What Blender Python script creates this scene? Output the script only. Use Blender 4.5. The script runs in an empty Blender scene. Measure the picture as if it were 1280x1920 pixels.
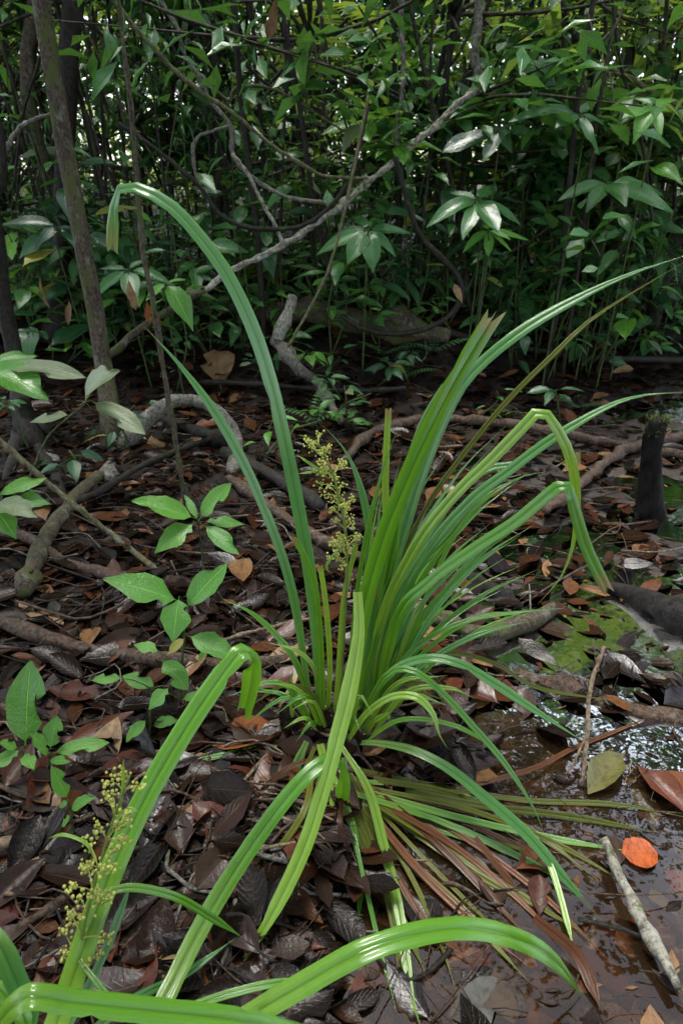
import bpy, math, random
import numpy as np
from mathutils import Vector, Matrix, Quaternion

R = math.radians
rng = random.Random(11)
nrg = np.random.default_rng(11)
SC = bpy.context.scene
COL = SC.collection

# ------------------------------------------------------------------ camera
CAM_H, PITCH, FPX = 1.2, R(26.0), 1280.0
cd = bpy.data.cameras.new('camera')
cam = bpy.data.objects.new('camera', cd)
COL.objects.link(cam)
cam.location = (0, 0, CAM_H)
cam.rotation_euler = (R(90) - PITCH, 0, 0)
cd.sensor_fit = 'VERTICAL'
cd.sensor_height = 36.0
cd.sensor_width = 24.0
cd.lens = 24.0
cd.clip_start = 0.02
cd.clip_end = 300
cd.dof.use_dof = True
cd.dof.focus_distance = 1.55
cd.dof.aperture_fstop = 8.0
SC.camera = cam

# ------------------------------------------------------------------ sky, sun, exposure
SUN_EL, SUN_AZ = R(75), R(-25)
w = bpy.data.worlds.new('World')
SC.world = w
w.use_nodes = True
wn, wl = w.node_tree.nodes, w.node_tree.links
wn.clear()
sky = wn.new('ShaderNodeTexSky')
sky.sky_type = 'NISHITA'
sky.sun_disc = False
sky.sun_elevation = SUN_EL
sky.sun_rotation = SUN_AZ
sky.air_density = 1.0
sky.dust_density = 1.5
sky.ozone_density = 1.0
hs = wn.new('ShaderNodeHueSaturation')
hs.inputs['Saturation'].default_value = 0.5
bg = wn.new('ShaderNodeBackground')
bg.inputs['Strength'].default_value = 0.15
wo = wn.new('ShaderNodeOutputWorld')
wl.new(sky.outputs[0], hs.inputs['Color'])
wl.new(hs.outputs[0], bg.inputs[0])
wl.new(bg.outputs[0], wo.inputs[0])
sd = bpy.data.lights.new('sun', 'SUN')
sd.energy = 1.5
sd.angle = R(18)
sd.color = (1.0, 0.97, 0.9)
sun = bpy.data.objects.new('sun', sd)
COL.objects.link(sun)
sun.rotation_euler = (R(90) - SUN_EL, 0, math.pi - SUN_AZ)
sun.location = (0, 0, 12)
vs = SC.view_settings
vs.view_transform = 'Standard'
vs.look = 'None'
vs.gamma = 1
vs.use_curve_mapping = False
vs.exposure = 1.9
SC.cycles.use_denoising = True
SC.cycles.max_bounces = 8
SC.cycles.transparent_max_bounces = 10
SC.cycles.diffuse_bounces = 3
SC.cycles.glossy_bounces = 3
SC.cycles.caustics_reflective = False
SC.cycles.caustics_refractive = False

# ------------------------------------------------------------------ pixel <-> world (photo pixels 1280 x 1920)
FW = np.array([0, math.cos(PITCH), -math.sin(PITCH)])
UP = np.array([0, math.sin(PITCH), math.cos(PITCH)])
CP = np.array([0, 0, CAM_H])

def ray(px, py):
    return FW + np.array([1, 0, 0]) * (px - 640) / FPX + UP * (960 - py) / FPX

def P(px, py, Y):
    d = ray(px, py)
    return CP + d * (Y / d[1])

def proj(p):
    q = np.asarray(p, float) - CP
    z = q @ FW
    if z < 0.02:
        return (-9999, -9999, z)
    return (640 + FPX * q[0] / z, 960 - FPX * (q @ UP) / z, z)

def P0(px, py):
    d = ray(px, py)
    return CP + d * (-CAM_H / d[2])

# ------------------------------------------------------------------ terrain
POOL_PX = [(470, 2150), (520, 1900), (640, 1640), (690, 1500), (820, 1400), (800, 1290), (880, 1200), (830, 1100), (870, 950), (1000, 850),
           (1060, 790), (1150, 745), (1290, 735), (1700, 760), (1900, 1200), (2100, 2150)]
POOL = np.array([P0(*p)[:2] for p in POOL_PX])

def pool_sd(x, y):
    """signed distance, > 0 inside the pool"""
    x = np.asarray(x, float); y = np.asarray(y, float)
    d = np.full(x.shape, 1e9)
    ins = np.zeros(x.shape, bool)
    n = len(POOL)
    for i in range(n):
        ax, ay = POOL[i]; bx, by = POOL[(i + 1) % n]
        ex, ey = bx - ax, by - ay
        t = np.clip(((x - ax) * ex + (y - ay) * ey) / (ex * ex + ey * ey), 0, 1)
        d = np.minimum(d, np.hypot(x - ax - t * ex, y - ay - t * ey))
        if ay != by:
            c = ((ay > y) != (by > y)) & (x < (bx - ax) * (y - ay) / (by - ay) + ax)
            ins ^= c
    return np.where(ins, d, -d)

def smooth(a, b, v):
    t = np.clip((v - a) / (b - a), 0, 1)
    return t * t * (3 - 2 * t)

def terrain(x, y):
    x = np.asarray(x, float); y = np.asarray(y, float)
    s = pool_sd(x, y) + 0.035 * np.sin(x * 17 + 1.3 * np.sin(y * 11)) + 0.03 * np.sin(y * 19 + x * 7)
    z = 0.05 - (0.1 - 0.034 * smooth(1.5, 2.1, y)) * smooth(-0.12, 0.2, s) + 0.011 * smooth(1.4, 2.2, y) * np.sin(x * 6.1 + 1.7 * np.sin(y * 4.3)) * np.sin(y * 5.7 + x * 2.2) * 1.6
    z = z + 0.012 * np.sin(x * 9.1 + 2 * np.sin(y * 5.3)) * np.sin(y * 8.3 + 1.1 * x) + 0.007 * np.sin(x * 23 + y * 17) + 0.004 * np.sin(x * 41 - y * 37)
    z = z + 0.05 * smooth(0.2, 1.5, -s) * (0.6 + 0.4 * np.sin(x * 2.1 + y * 1.7))
    z = z + 0.42 * smooth(3.5, 5.0, y + 0.2 * np.sin(x * 1.9) - 0.7 * smooth(.3, 1.5, x)) + 0.5 * smooth(6, 16, y) + 0.06 * np.sin(x * 1.3 + 2) * smooth(4, 6, y)
    z = z + 0.05 * np.exp(-((x - 0.85) / 0.42) ** 2 - ((y - 1.42) / 0.17) ** 2) + 0.011 * smooth(1.5, 1.9, y) * smooth(0, .2, s)
    z = z + 0.15 * np.exp(-((x + 0.05) ** 2 + (y - 1.18) ** 2) / 0.03) * 0.25
    return z

def th(x, y):
    return float(terrain(np.array([x]), np.array([y]))[0])

def G(px, py, off=0.0):
    d = ray(px, py)
    if d[2] > -0.03:
        d = d.copy(); d[2] = -0.03
    ts = np.linspace(0.3, 16, 700)
    pts = CP + ts[:, None] * d
    dz = pts[:, 2] - terrain(pts[:, 0], pts[:, 1]) - off
    k = np.argmax(dz < 0)
    if dz[k] >= 0:
        k = len(ts) - 1
    if k > 0:
        a, b = dz[k - 1], dz[k]
        t = ts[k - 1] + (ts[k] - ts[k - 1]) * (a / (a - b) if a != b else 0)
    else:
        t = ts[0]
    return CP + t * d

# ------------------------------------------------------------------ mesh helpers
def mesh_np(name, V, F, UV=None, mat=None, lv=None, smoothf=True):
    V = np.asarray(V, np.float32); F = np.asarray(F, np.int32)
    me = bpy.data.meshes.new(name)
    k = F.shape[1]
    me.vertices.add(len(V)); me.vertices.foreach_set('co', V.ravel())
    me.loops.add(F.size); me.loops.foreach_set('vertex_index', F.ravel())
    me.polygons.add(len(F))
    me.polygons.foreach_set('loop_start', np.arange(0, F.size, k, dtype=np.int32))
    if smoothf:
        me.polygons.foreach_set('use_smooth', np.ones(len(F), bool))
    if UV is not None:
        u = me.uv_layers.new(name='UVMap')
        u.data.foreach_set('uv', np.asarray(UV, np.float32)[F.ravel()].ravel())
    if lv is not None:
        a = me.attributes.new('lv', 'FLOAT', 'POINT')
        a.data.foreach_set('value', np.asarray(lv, np.float32))
    me.update(calc_edges=True)
    if mat:
        me.materials.append(mat)
    return me

def link(name, me, parent=None, mtx=None):
    o = bpy.data.objects.new(name, me)
    COL.objects.link(o)
    if parent is not None:
        o.parent = parent
    if mtx is not None:
        o.matrix_basis = mtx
    return o

def tag(o, label=None, cat=None, group=None, kind=None):
    if label: o['label'] = label
    if cat: o['category'] = cat
    if group: o['group'] = group
    if kind: o['kind'] = kind
    return o

def thing(name, loc, label=None, cat=None, group=None):
    o = bpy.data.objects.new(name, None)
    COL.objects.link(o)
    o.empty_display_size = 0.05
    o.location = Vector(loc)
    return tag(o, label, cat, group)

def root_of(o):
    while o is not None and o.parent is not None:
        o = o.parent
    return o

def worldloc(o):
    l = Vector((0, 0, 0))
    while o is not None:
        l = l + o.location
        o = o.parent
    return l

def catmull(pts, n):
    """pts (k,d) -> n samples spaced evenly by segment length"""
    p = np.asarray(pts, float)
    if len(p) == 2:
        t = np.linspace(0, 1, n)[:, None]
        return p[0] * (1 - t) + p[1] * t
    seg = np.linalg.norm(np.diff(p[:, :3], axis=0), axis=1) + 1e-9
    cum = np.concatenate([[0], np.cumsum(seg)])
    q = np.vstack([2 * p[0] - p[1], p, 2 * p[-1] - p[-2]])
    out = []
    for s in np.linspace(0, cum[-1], n):
        i = min(max(int(np.searchsorted(cum, s)) - 1, 0), len(p) - 2)
        t = (s - cum[i]) / seg[i]
        a, b, c, d = q[i], q[i + 1], q[i + 2], q[i + 3]
        out.append(0.5 * (2 * b + (c - a) * t + (2 * a - 5 * b + 4 * c - d) * t * t + (3 * b - a - 3 * c + d) * t ** 3))
    return np.array(out)

def frames(C):
    T = np.gradient(C, axis=0)
    T /= np.linalg.norm(T, axis=1)[:, None] + 1e-12
    a = np.array([0, 0, 1.0]) if abs(T[0, 2]) < 0.8 else np.array([1.0, 0, 0])
    n = np.cross(T[0], a); n /= np.linalg.norm(n)
    N = []
    for t in T:
        n = n - t * (n @ t)
        n /= np.linalg.norm(n) + 1e-12
        N.append(n)
    N = np.array(N)
    return T, N, np.cross(T, N)

def tube_arrays(pts, rad, ring=7, seg=0, rough=0.12, seed=0, knots=0, bead=1.0):
    """pts control points; rad a number or one per control point. Gnarled tube with closed ends."""
    pts = np.asarray(pts, float)
    rr = np.full(len(pts), rad) if np.isscalar(rad) else np.asarray(rad, float)
    L = np.linalg.norm(np.diff(pts, axis=0), axis=1).sum()
    n = seg or int(np.clip(L / (np.mean(rr) * 2.2), 6, 46))
    S = catmull(np.hstack([pts, rr[:, None]]), n)
    C, r = S[:, :3], np.maximum(S[:, 3], 0.0006)
    g = np.random.default_rng(seed)
    C = C + np.cumsum(g.normal(0, 1, C.shape), axis=0) * 0 + g.normal(0, 0.12, C.shape) * r[:, None]
    r = r * (1 + g.normal(0, rough * bead, n))
    for _ in range(knots):
        k = g.integers(1, n - 1); r[k] *= 1.35
    T, N, B = frames(C)
    a = np.arange(ring) * 2 * math.pi / ring
    lump = 1 + g.normal(0, rough * 0.9, (n, ring))
    V = C[:, None, :] + (N[:, None, :] * np.cos(a)[None, :, None] + B[:, None, :] * np.sin(a)[None, :, None]) * (r[:, None] * lump)[:, :, None]
    V = V.reshape(-1, 3)
    UV = np.stack([np.repeat(np.arange(n) / (n - 1) * L, ring), np.tile(np.arange(ring) / ring, n)], 1)
    i = np.arange(n - 1)[:, None] * ring; j = np.arange(ring)[None, :]; j2 = (j + 1) % ring
    F = np.stack([i + j, i + j2, i + ring + j2, i + ring + j], -1).reshape(-1, 4)
    V = np.vstack([V, C[0] - T[0] * r[0] * 0.3, C[-1] + T[-1] * r[-1] * 0.4])
    UV = np.vstack([UV, [0, .5], [L, .5]])
    c0, c1 = n * ring, n * ring + 1
    e0 = np.stack([np.full(ring, c0), (np.arange(ring) + 1) % ring, np.arange(ring), np.arange(ring)], -1)
    b = (n - 1) * ring
    e1 = np.stack([np.full(ring, c1), b + np.arange(ring), b + (np.arange(ring) + 1) % ring, b + (np.arange(ring) + 1) % ring], -1)
    # degenerate quads avoided: return tris for everything
    tri = np.vstack([F[:, [0, 1, 2]], F[:, [0, 2, 3]], e0[:, :3], e1[:, :3]])
    return V, tri, UV

def cat(parts):
    V, F, UV, k = [], [], [], 0
    for v, f, u in parts:
        V.append(v); F.append(f + k); UV.append(u); k += len(v)
    return np.vstack(V), np.vstack(F), np.vstack(UV)

def tube(name, pts, rad, mat, parent=None, **kw):
    V, F, UV = tube_arrays(pts, rad, **kw)
    o = worldloc(parent) if parent is not None else Vector(pts[0])
    V = V - np.array(o)
    ob = link(name, mesh_np(name, V, F, UV, mat), parent)
    if parent is None:
        ob.location = o
    return ob

# ------------------------------------------------------------------ leaf templates: unit length along +Y, face up +Z
def prof(t, kind):
    if kind == 'ellip':
        w_ = np.sin(math.pi * t ** 0.9) ** 0.75
    elif kind == 'lance':
        w_ = np.sin(math.pi * t ** 0.72) ** 0.9
    elif kind == 'obov':
        w_ = np.sin(math.pi * t ** 1.35) ** 0.8
    elif kind == 'round':
        w_ = np.sqrt(np.clip(1 - (2 * t - 1) ** 2, 0, 1))
    else:                                                     # drip tip
        w_ = np.sin(math.pi * t ** 0.75) ** 0.85 * (1 - 0.45 * smooth(0.75, 1, t))
    return w_

def leaf_arrays(kind='ellip', wid=0.4, ns=8, na=4, fold=0.15, droop=0.15, curl=0.0, wave=0.0, bite=0, seed=0, petiole=0.08, veins=0.0):
    g = np.random.default_rng(seed)
    t = np.concatenate([[0], np.linspace(petiole, 1, ns)]) if petiole > 0 else np.linspace(0, 1, ns + 1)
    tb = np.clip((t - petiole) / (1 - petiole), 0, 1)
    hw = prof(tb, kind) * wid / 2
    hw = np.maximum(hw, 0.006)
    s = np.linspace(-1, 1, na + 1)
    T, S = np.meshgrid(t, s, indexing='ij')
    HW = np.repeat(hw[:, None], na + 1, 1)
    for _ in range(bite):
        k = g.integers(2, len(t) - 1); side = g.integers(0, 2)
        f = g.uniform(0.3, 0.75)
        idx = [0] if side == 0 else [na]
        HW[k, idx] *= f
    ed = 1 + g.normal(0, 0.05, HW.shape)
    X = S * HW * ed
    Y = T.copy()
    Z = fold * np.abs(S) * HW * 1.4 + curl * S ** 2 * HW * (1 + 0.5 * np.sin(T * 5 + seed)) - droop * T ** 2
    Z += wave * np.sin(T * 9 + seed + S * 1.5) * (0.3 + np.abs(S)) * 0.5
    if veins:
        Z += veins * np.cos(T * 48 - np.abs(S) * 5) * (np.abs(S) < 0.95) * HW
    Y = Y - 0.5 * droop ** 2 * T ** 2
    V = np.stack([X, Y, Z], -1).reshape(-1, 3)
    UV = np.stack([(S + 1) / 2, T], -1).reshape(-1, 2)
    n1 = na + 1
    i = np.arange(len(t) - 1)[:, None] * n1; j = np.arange(na)[None, :]
    F = np.stack([i + j, i + j + 1, i + n1 + j + 1, i + n1 + j], -1).reshape(-1, 4)
    return V, F, UV

def mtx(pos, d, up, L, W=None, roll=0.0):
    y = Vector(d).normalized()
    u = Vector(up)
    x = y.cross(u)
    if x.length < 1e-4:
        x = y.cross(Vector((1, 0, 0.3)))
    x.normalize()
    z = x.cross(y)
    m = Matrix((x, y, z)).transposed()
    if roll:
        m = m @ Matrix.Rotation(roll, 3, 'Y')
    W = W or L
    m = m @ Matrix.Diagonal((W, L, W))
    m = m.to_4x4()
    m.translation = Vector(pos)
    return m

def scatter_mesh(name, temps, mats, mat):
    """one mesh from many transformed leaf templates; temps list of (V,F,UV), mats list of (template index, 4x4 numpy)"""
    Vs, Fs, Us, Ls, k = [], [], [], [], 0
    for ti, M in mats:
        V, F, UV = temps[ti]
        Vs.append(V @ M[:3, :3].T + M[:3, 3]); Fs.append(F + k); Us.append(UV)
        Ls.append(np.full(len(V), nrg.random())); k += len(V)
    return mesh_np(name, np.vstack(Vs), np.vstack(Fs), np.vstack(Us), mat, np.concatenate(Ls))

# ------------------------------------------------------------------ materials
class NT:
    def __init__(s, name):
        s.m = bpy.data.materials.new(name); s.m.use_nodes = True
        s.t = s.m.node_tree; s.t.nodes.clear()
        s.out = s.n('ShaderNodeOutputMaterial')
    def n(s, typ, **kw):
        nd = s.t.nodes.new(typ)
        for k, v in kw.items(): setattr(nd, k, v)
        return nd
    def l(s, a, b): s.t.links.new(a, b)
    def setin(s, nd, i, v):
        if v is None: return
        if hasattr(v, 'is_linked') or isinstance(v, bpy.types.NodeSocket): s.l(v, nd.inputs[i])
        else: nd.inputs[i].default_value = v
    def math(s, op, a, b=None, c=None):
        nd = s.n('ShaderNodeMath', operation=op)
        s.setin(nd, 0, a); s.setin(nd, 1, b); s.setin(nd, 2, c)
        return nd.outputs[0]
    def mix(s, f, a, b):
        nd = s.n('ShaderNodeMix', data_type='RGBA')
        s.setin(nd, 0, f); s.setin(nd, 6, a if not isinstance(a, tuple) else (*a, 1)); s.setin(nd, 7, b if not isinstance(b, tuple) else (*b, 1))
        return nd.outputs[2]
    def noise(s, vec, scale, detail=3, rough=0.55, dim='3D', w=None):
        nd = s.n('ShaderNodeTexNoise', noise_dimensions=dim)
        if vec is not None: s.l(vec, nd.inputs['Vector'])
        nd.inputs['Scale'].default_value = scale; nd.inputs['Detail'].default_value = detail; nd.inputs['Roughness'].default_value = rough
        if w is not None: s.l(w, nd.inputs['W'])
        return nd.outputs['Fac']
    def ramp(s, f, stops, interp='LINEAR'):
        nd = s.n('ShaderNodeValToRGB'); cr = nd.color_ramp; cr.interpolation = interp
        while len(cr.elements) < len(stops): cr.elements.new(0.5)
        for e, (p, c) in zip(cr.elements, stops):
            e.position = p; e.color = (*c, 1) if len(c) == 3 else c
        s.l(f, nd.inputs[0]); return nd.outputs[0]
    def step(s, v, a, b):
        nd = s.n('ShaderNodeMapRange', interpolation_type='SMOOTHSTEP')
        s.setin(nd, 0, v); nd.inputs[1].default_value = a; nd.inputs[2].default_value = b
        return nd.outputs[0]
    def bump(s, h, strength, dist, normal=None):
        nd = s.n('ShaderNodeBump'); nd.inputs['Strength'].default_value = strength; nd.inputs['Distance'].default_value = dist
        s.l(h, nd.inputs['Height'])
        if normal is not None: s.l(normal, nd.inputs['Normal'])
        return nd.outputs[0]

def leaf_rand(t):
    oi = t.n('ShaderNodeObjectInfo'); at = t.n('ShaderNodeAttribute', attribute_name='lv')
    r = t.math('FRACT', t.math('ADD', oi.outputs['Random'], at.outputs['Fac']))
    r2 = t.math('FRACT', t.math('MULTIPLY', r, 17.31))
    uv = t.n('ShaderNodeUVMap', uv_map='UVMap').outputs[0]
    sx = t.n('ShaderNodeSeparateXYZ'); t.l(uv, sx.inputs[0])
    ua = t.math('ABSOLUTE', t.math('SUBTRACT', sx.outputs[0], 0.5))
    v = sx.outputs[1]
    cb = t.n('ShaderNodeCombineXYZ'); t.l(sx.outputs[0], cb.inputs[0]); t.l(t.math('MULTIPLY', v, 2.2), cb.inputs[1]); t.l(t.math('MULTIPLY', r, 37.0), cb.inputs[2])
    return r, r2, ua, v, cb.outputs[0]

def green_mat(name, dark, light, trans=(0.12, 0.25, 0.02), rough=0.3, spots=0.35, tfac=0.25, vein=0.5, wetness=0.0, spec=0.62):
    t = NT(name)
    r, r2, ua, v, vec = leaf_rand(t)
    c = t.mix(r, dark, light)
    mott = t.noise(vec, 5.0, 4)
    c = t.mix(t.math('MULTIPLY', t.step(mott, 0.45, 0.75), 0.45), c, tuple(x * 0.55 for x in dark))
    # midrib and side veins, paler
    rib = t.math('SUBTRACT', 1.0, t.step(ua, 0.008, 0.035))
    sv = t.math('SINE', t.math('MULTIPLY', t.math('SUBTRACT', t.math('MULTIPLY', v, 11.0), t.math('MULTIPLY', ua, 6.5)), 6.283))
    side = t.step(sv, 0.86, 1.0)
    vv = t.math('MAXIMUM', rib, t.math('MULTIPLY', side, 0.55))
    c = t.mix(t.math('MULTIPLY', vv, vein), c, tuple(min(1, x * 1.9 + 0.02) for x in light))
    # lichen flecks and brown blotches
    sp = t.noise(vec, 23.0, 2)
    c = t.mix(t.math('MULTIPLY', t.step(sp, 0.66, 0.72), spots), c, (0.20, 0.17, 0.06))
    bl = t.noise(vec, 3.1, 3)
    c = t.mix(t.math('MULTIPLY', t.step(bl, 0.68, 0.74), t.math('MULTIPLY', t.step(r2, 0.5, 0.9), spots * 1.6)), c, (0.09, 0.05, 0.02))
    b = t.n('ShaderNodeBsdfPrincipled')
    t.l(c, b.inputs['Base Color'])
    t.l(t.math('ADD', rough - 0.06, t.math('MULTIPLY', t.noise(vec, 9.0, 3), 0.22)), b.inputs['Roughness'])
    b.inputs['Specular IOR Level'].default_value = spec
    if wetness:
        b.inputs['Coat Weight'].default_value = wetness; b.inputs['Coat Roughness'].default_value = 0.12
    h = t.math('SUBTRACT', t.math('MULTIPLY', t.noise(vec, 12.0, 3), 0.5), t.math('MULTIPLY', vv, 0.8))
    nb = t.bump(h, 0.6, 0.006)
    t.l(nb, b.inputs['Normal'])
    tr = t.n('ShaderNodeBsdfTranslucent'); tr.inputs[0].default_value = (*trans, 1)
    ms = t.n('ShaderNodeMixShader'); ms.inputs[0].default_value = tfac
    t.l(b.outputs[0], ms.inputs[1]); t.l(tr.outputs[0], ms.inputs[2]); t.l(ms.outputs[0], t.out.inputs[0])
    return t.m

def dead_mat(name, stops, rough=0.18, spec=0.26):
    t = NT(name)
    r, r2, ua, v, vec = leaf_rand(t)
    c = t.ramp(r, stops)
    m1 = t.noise(vec, 3.2, 5, 0.65)
    c = t.mix(t.math('MULTIPLY', t.step(m1, 0.4, 0.75), 0.65), c, (0.008, 0.006, 0.005))
    m2 = t.noise(vec, 14.0, 3, 0.6)
    c = t.mix(t.math('MULTIPLY', t.step(m2, 0.6, 0.72), 0.25), c, (0.12, 0.07, 0.035))
    rib = t.math('SUBTRACT', 1.0, t.step(ua, 0.006, 0.03))
    sv = t.math('SINE', t.math('MULTIPLY', t.math('SUBTRACT', t.math('MULTIPLY', v, 9.0), t.math('MULTIPLY', ua, 5.0)), 6.283))
    vv = t.math('MAXIMUM', rib, t.math('MULTIPLY', t.step(sv, 0.88, 1.0), 0.5))
    c = t.mix(t.math('MULTIPLY', vv, 0.3), c, (0.08, 0.045, 0.02))
    b = t.n('ShaderNodeBsdfPrincipled')
    t.l(c, b.inputs['Base Color'])
    t.l(t.math('ADD', rough - 0.14, t.math('MULTIPLY', t.noise(vec, 6.0, 3), 0.35)), b.inputs['Roughness'])
    h = t.math('ADD', t.noise(vec, 7.0, 4, 0.6), t.math('MULTIPLY', vv, -0.5))
    t.l(t.bump(h, 0.22, 0.004), b.inputs['Normal'])
    b.inputs['Specular IOR Level'].default_value = spec
    t.l(b.outputs[0], t.out.inputs[0])
    return t.m

def bark_mat(name, dark, light, moss=None, mossamt=0.4, scale=40, rough=0.7, lichen=0.0, bump=0.6, spec=0.2):
    t = NT(name)
    co = t.n('ShaderNodeTexCoord').outputs['Object']
    mp = t.n('ShaderNodeMapping'); mp.inputs['Scale'].default_value = (1, 1, .55); t.l(co, mp.inputs[0]); co = mp.outputs[0]
    n1 = t.noise(co, scale * 1.6, 6, 0.75)
    n2 = t.noise(co, scale * 0.22, 4, 0.6)
    c = t.mix(t.step(n1, 0.36, 0.62), tuple(x * .6 for x in dark), light)
    c = t.mix(t.math('MULTIPLY', t.step(n2, 0.5, 0.72), 0.5), c, tuple(x * 0.5 for x in dark))
    if lichen:
        ln = t.noise(co, scale * 0.45, 4, 0.7)
        c = t.mix(t.math('MULTIPLY', t.step(ln, 0.55, 0.64), lichen), c, (0.34, 0.35, 0.30))
    if moss:
        mn = t.noise(co, scale * 0.3, 5, 0.7)
        c = t.mix(t.step(mn, 0.66 - mossamt * 0.35, 0.74 - mossamt * 0.3), c, moss)
    b = t.n('ShaderNodeBsdfPrincipled')
    t.l(c, b.inputs['Base Color'])
    t.l(t.math('ADD', rough - 0.2, t.math('MULTIPLY', n2, 0.35)), b.inputs['Roughness'])
    b.inputs['Specular IOR Level'].default_value = spec
    t.l(t.bump(t.math('ADD', n1, t.math('MULTIPLY', n2, 0.8)), bump, 0.012), b.inputs['Normal'])
    t.l(b.outputs[0], t.out.inputs[0])
    return t.m

def blade_mat(name, c1, c2, spots=0.4, tfac=0.3, trans=(0.2, 0.42, 0.02), rough=0.14, spec=0.8, base_lime=True):
    """strap leaf of the sedge: fine parallel ribs, pale keel lines, flecks"""
    t = NT(name)
    r, r2, ua, v, vec = leaf_rand(t)
    c = t.mix(r, c1, c2)
    if base_lime: c = t.mix(t.math('MULTIPLY', t.math('SUBTRACT', 1.0, t.step(v, 0.05, 0.45)), 0.6), c, (0.20, 0.31, 0.03))
    rib = t.math('SUBTRACT', 1.0, t.step(ua, 0.01, 0.05))
    fine = t.math('SINE', t.math('MULTIPLY', ua, 130.0))
    c = t.mix(t.math('MULTIPLY', t.step(fine, 0.2, 1.0), 0.22), c, tuple(min(1, x * 1.7) for x in c2))
    c = t.mix(t.math('MULTIPLY', rib, 0.55), c, tuple(x * 0.45 for x in c1))
    cb = t.n('ShaderNodeTexCoord').outputs['Object']
    sp = t.noise(cb, 130.0, 2)
    c = t.mix(t.math('MULTIPLY', t.step(sp, 0.69, 0.74), spots), c, (0.05, 0.04, 0.015))
    big = t.noise(cb, 17.0, 3)
    c = t.mix(t.math('MULTIPLY', t.step(big, 0.5, 0.8), 0.4), c, tuple(x * 0.6 for x in c1))
    scar = t.noise(vec, 2.4, 4, .7)
    c = t.mix(t.math('MULTIPLY', t.step(scar, 0.62, 0.70), t.math('MULTIPLY', r2, 0.75)), c, (0.20, 0.17, 0.03))
    c = t.mix(t.math('MULTIPLY', t.step(scar, 0.70, 0.74), 0.8), c, (0.07, 0.04, 0.015))
    # withered tips
    tip = t.math('MULTIPLY', t.step(v, 0.955, 0.99), t.step(r2, 0.1, 0.3))
    c = t.mix(tip, c, (0.22, 0.13, 0.05))
    b = t.n('ShaderNodeBsdfPrincipled')
    t.l(c, b.inputs['Base Color'])
    t.l(t.math('ADD', rough - 0.08, t.math('MULTIPLY', t.noise(cb, 30.0, 3), 0.22)), b.inputs['Roughness'])
    b.inputs['Specular IOR Level'].default_value = spec
    h = t.math('ADD', t.math('MULTIPLY', fine, 0.25), t.math('MULTIPLY', t.noise(cb, 60.0, 2), 0.5))
    t.l(t.bump(h, 0.25, 0.002), b.inputs['Normal'])
    tr = t.n('ShaderNodeBsdfTranslucent'); tr.inputs[0].default_value = (*trans, 1)
    ms = t.n('ShaderNodeMixShader'); ms.inputs[0].default_value = tfac
    t.l(b.outputs[0], ms.inputs[1]); t.l(tr.outputs[0], ms.inputs[2]); t.l(ms.outputs[0], t.out.inputs[0])
    return t.m

def soil_mat():
    t = NT('soil')
    co = t.n('ShaderNodeTexCoord').outputs['Object']
    n1 = t.noise(co, 9, 6, 0.7); n2 = t.noise(co, 60, 4, 0.7); n3 = t.noise(co, 1.7, 3)
    c = t.mix(t.step(n1, 0.35, 0.7), (0.006, 0.0045, 0.0035), (0.024, 0.015, 0.010))
    c = t.mix(t.math('MULTIPLY', t.step(n2, 0.55, 0.75), 0.5), c, (0.04, 0.026, 0.016))
    c = t.mix(t.math('MULTIPLY', t.step(n3, 0.5, 0.7), 0.4), c, (0.03, 0.02, 0.012))
    pz = t.n('ShaderNodeSeparateXYZ'); t.l(co, pz.inputs[0])
    mud = t.math('SUBTRACT', 1.0, t.step(pz.outputs[2], -0.02, 0.025))
    c = t.mix(t.math('MULTIPLY', mud, 0.85), c, t.mix(t.step(n1, .3, .7), (0.03, 0.019, 0.012), (0.09, 0.058, 0.035)))
    b = t.n('ShaderNodeBsdfPrincipled')
    t.l(c, b.inputs['Base Color'])
    t.l(t.math('SUBTRACT', t.math('ADD', 0.25, t.math('MULTIPLY', n1, 0.5)), t.math('MULTIPLY', mud, .28)), b.inputs['Roughness'])
    wet = t.math('SUBTRACT', 1.0, t.step(pz.outputs[2], 0.005, 0.03))
    t.l(t.math('ADD', .2, t.math('MULTIPLY', wet, .35)), b.inputs['Specular IOR Level'])
    t.l(t.bump(t.math('ADD', n1, t.math('MULTIPLY', n2, 0.4)), 0.9, 0.03), b.inputs['Normal'])
    t.l(b.outputs[0], t.out.inputs[0])
    return t.m

def t_y(t, co):
    q = t.n('ShaderNodeSeparateXYZ'); t.l(co, q.inputs[0]); return q.outputs[1]

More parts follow.
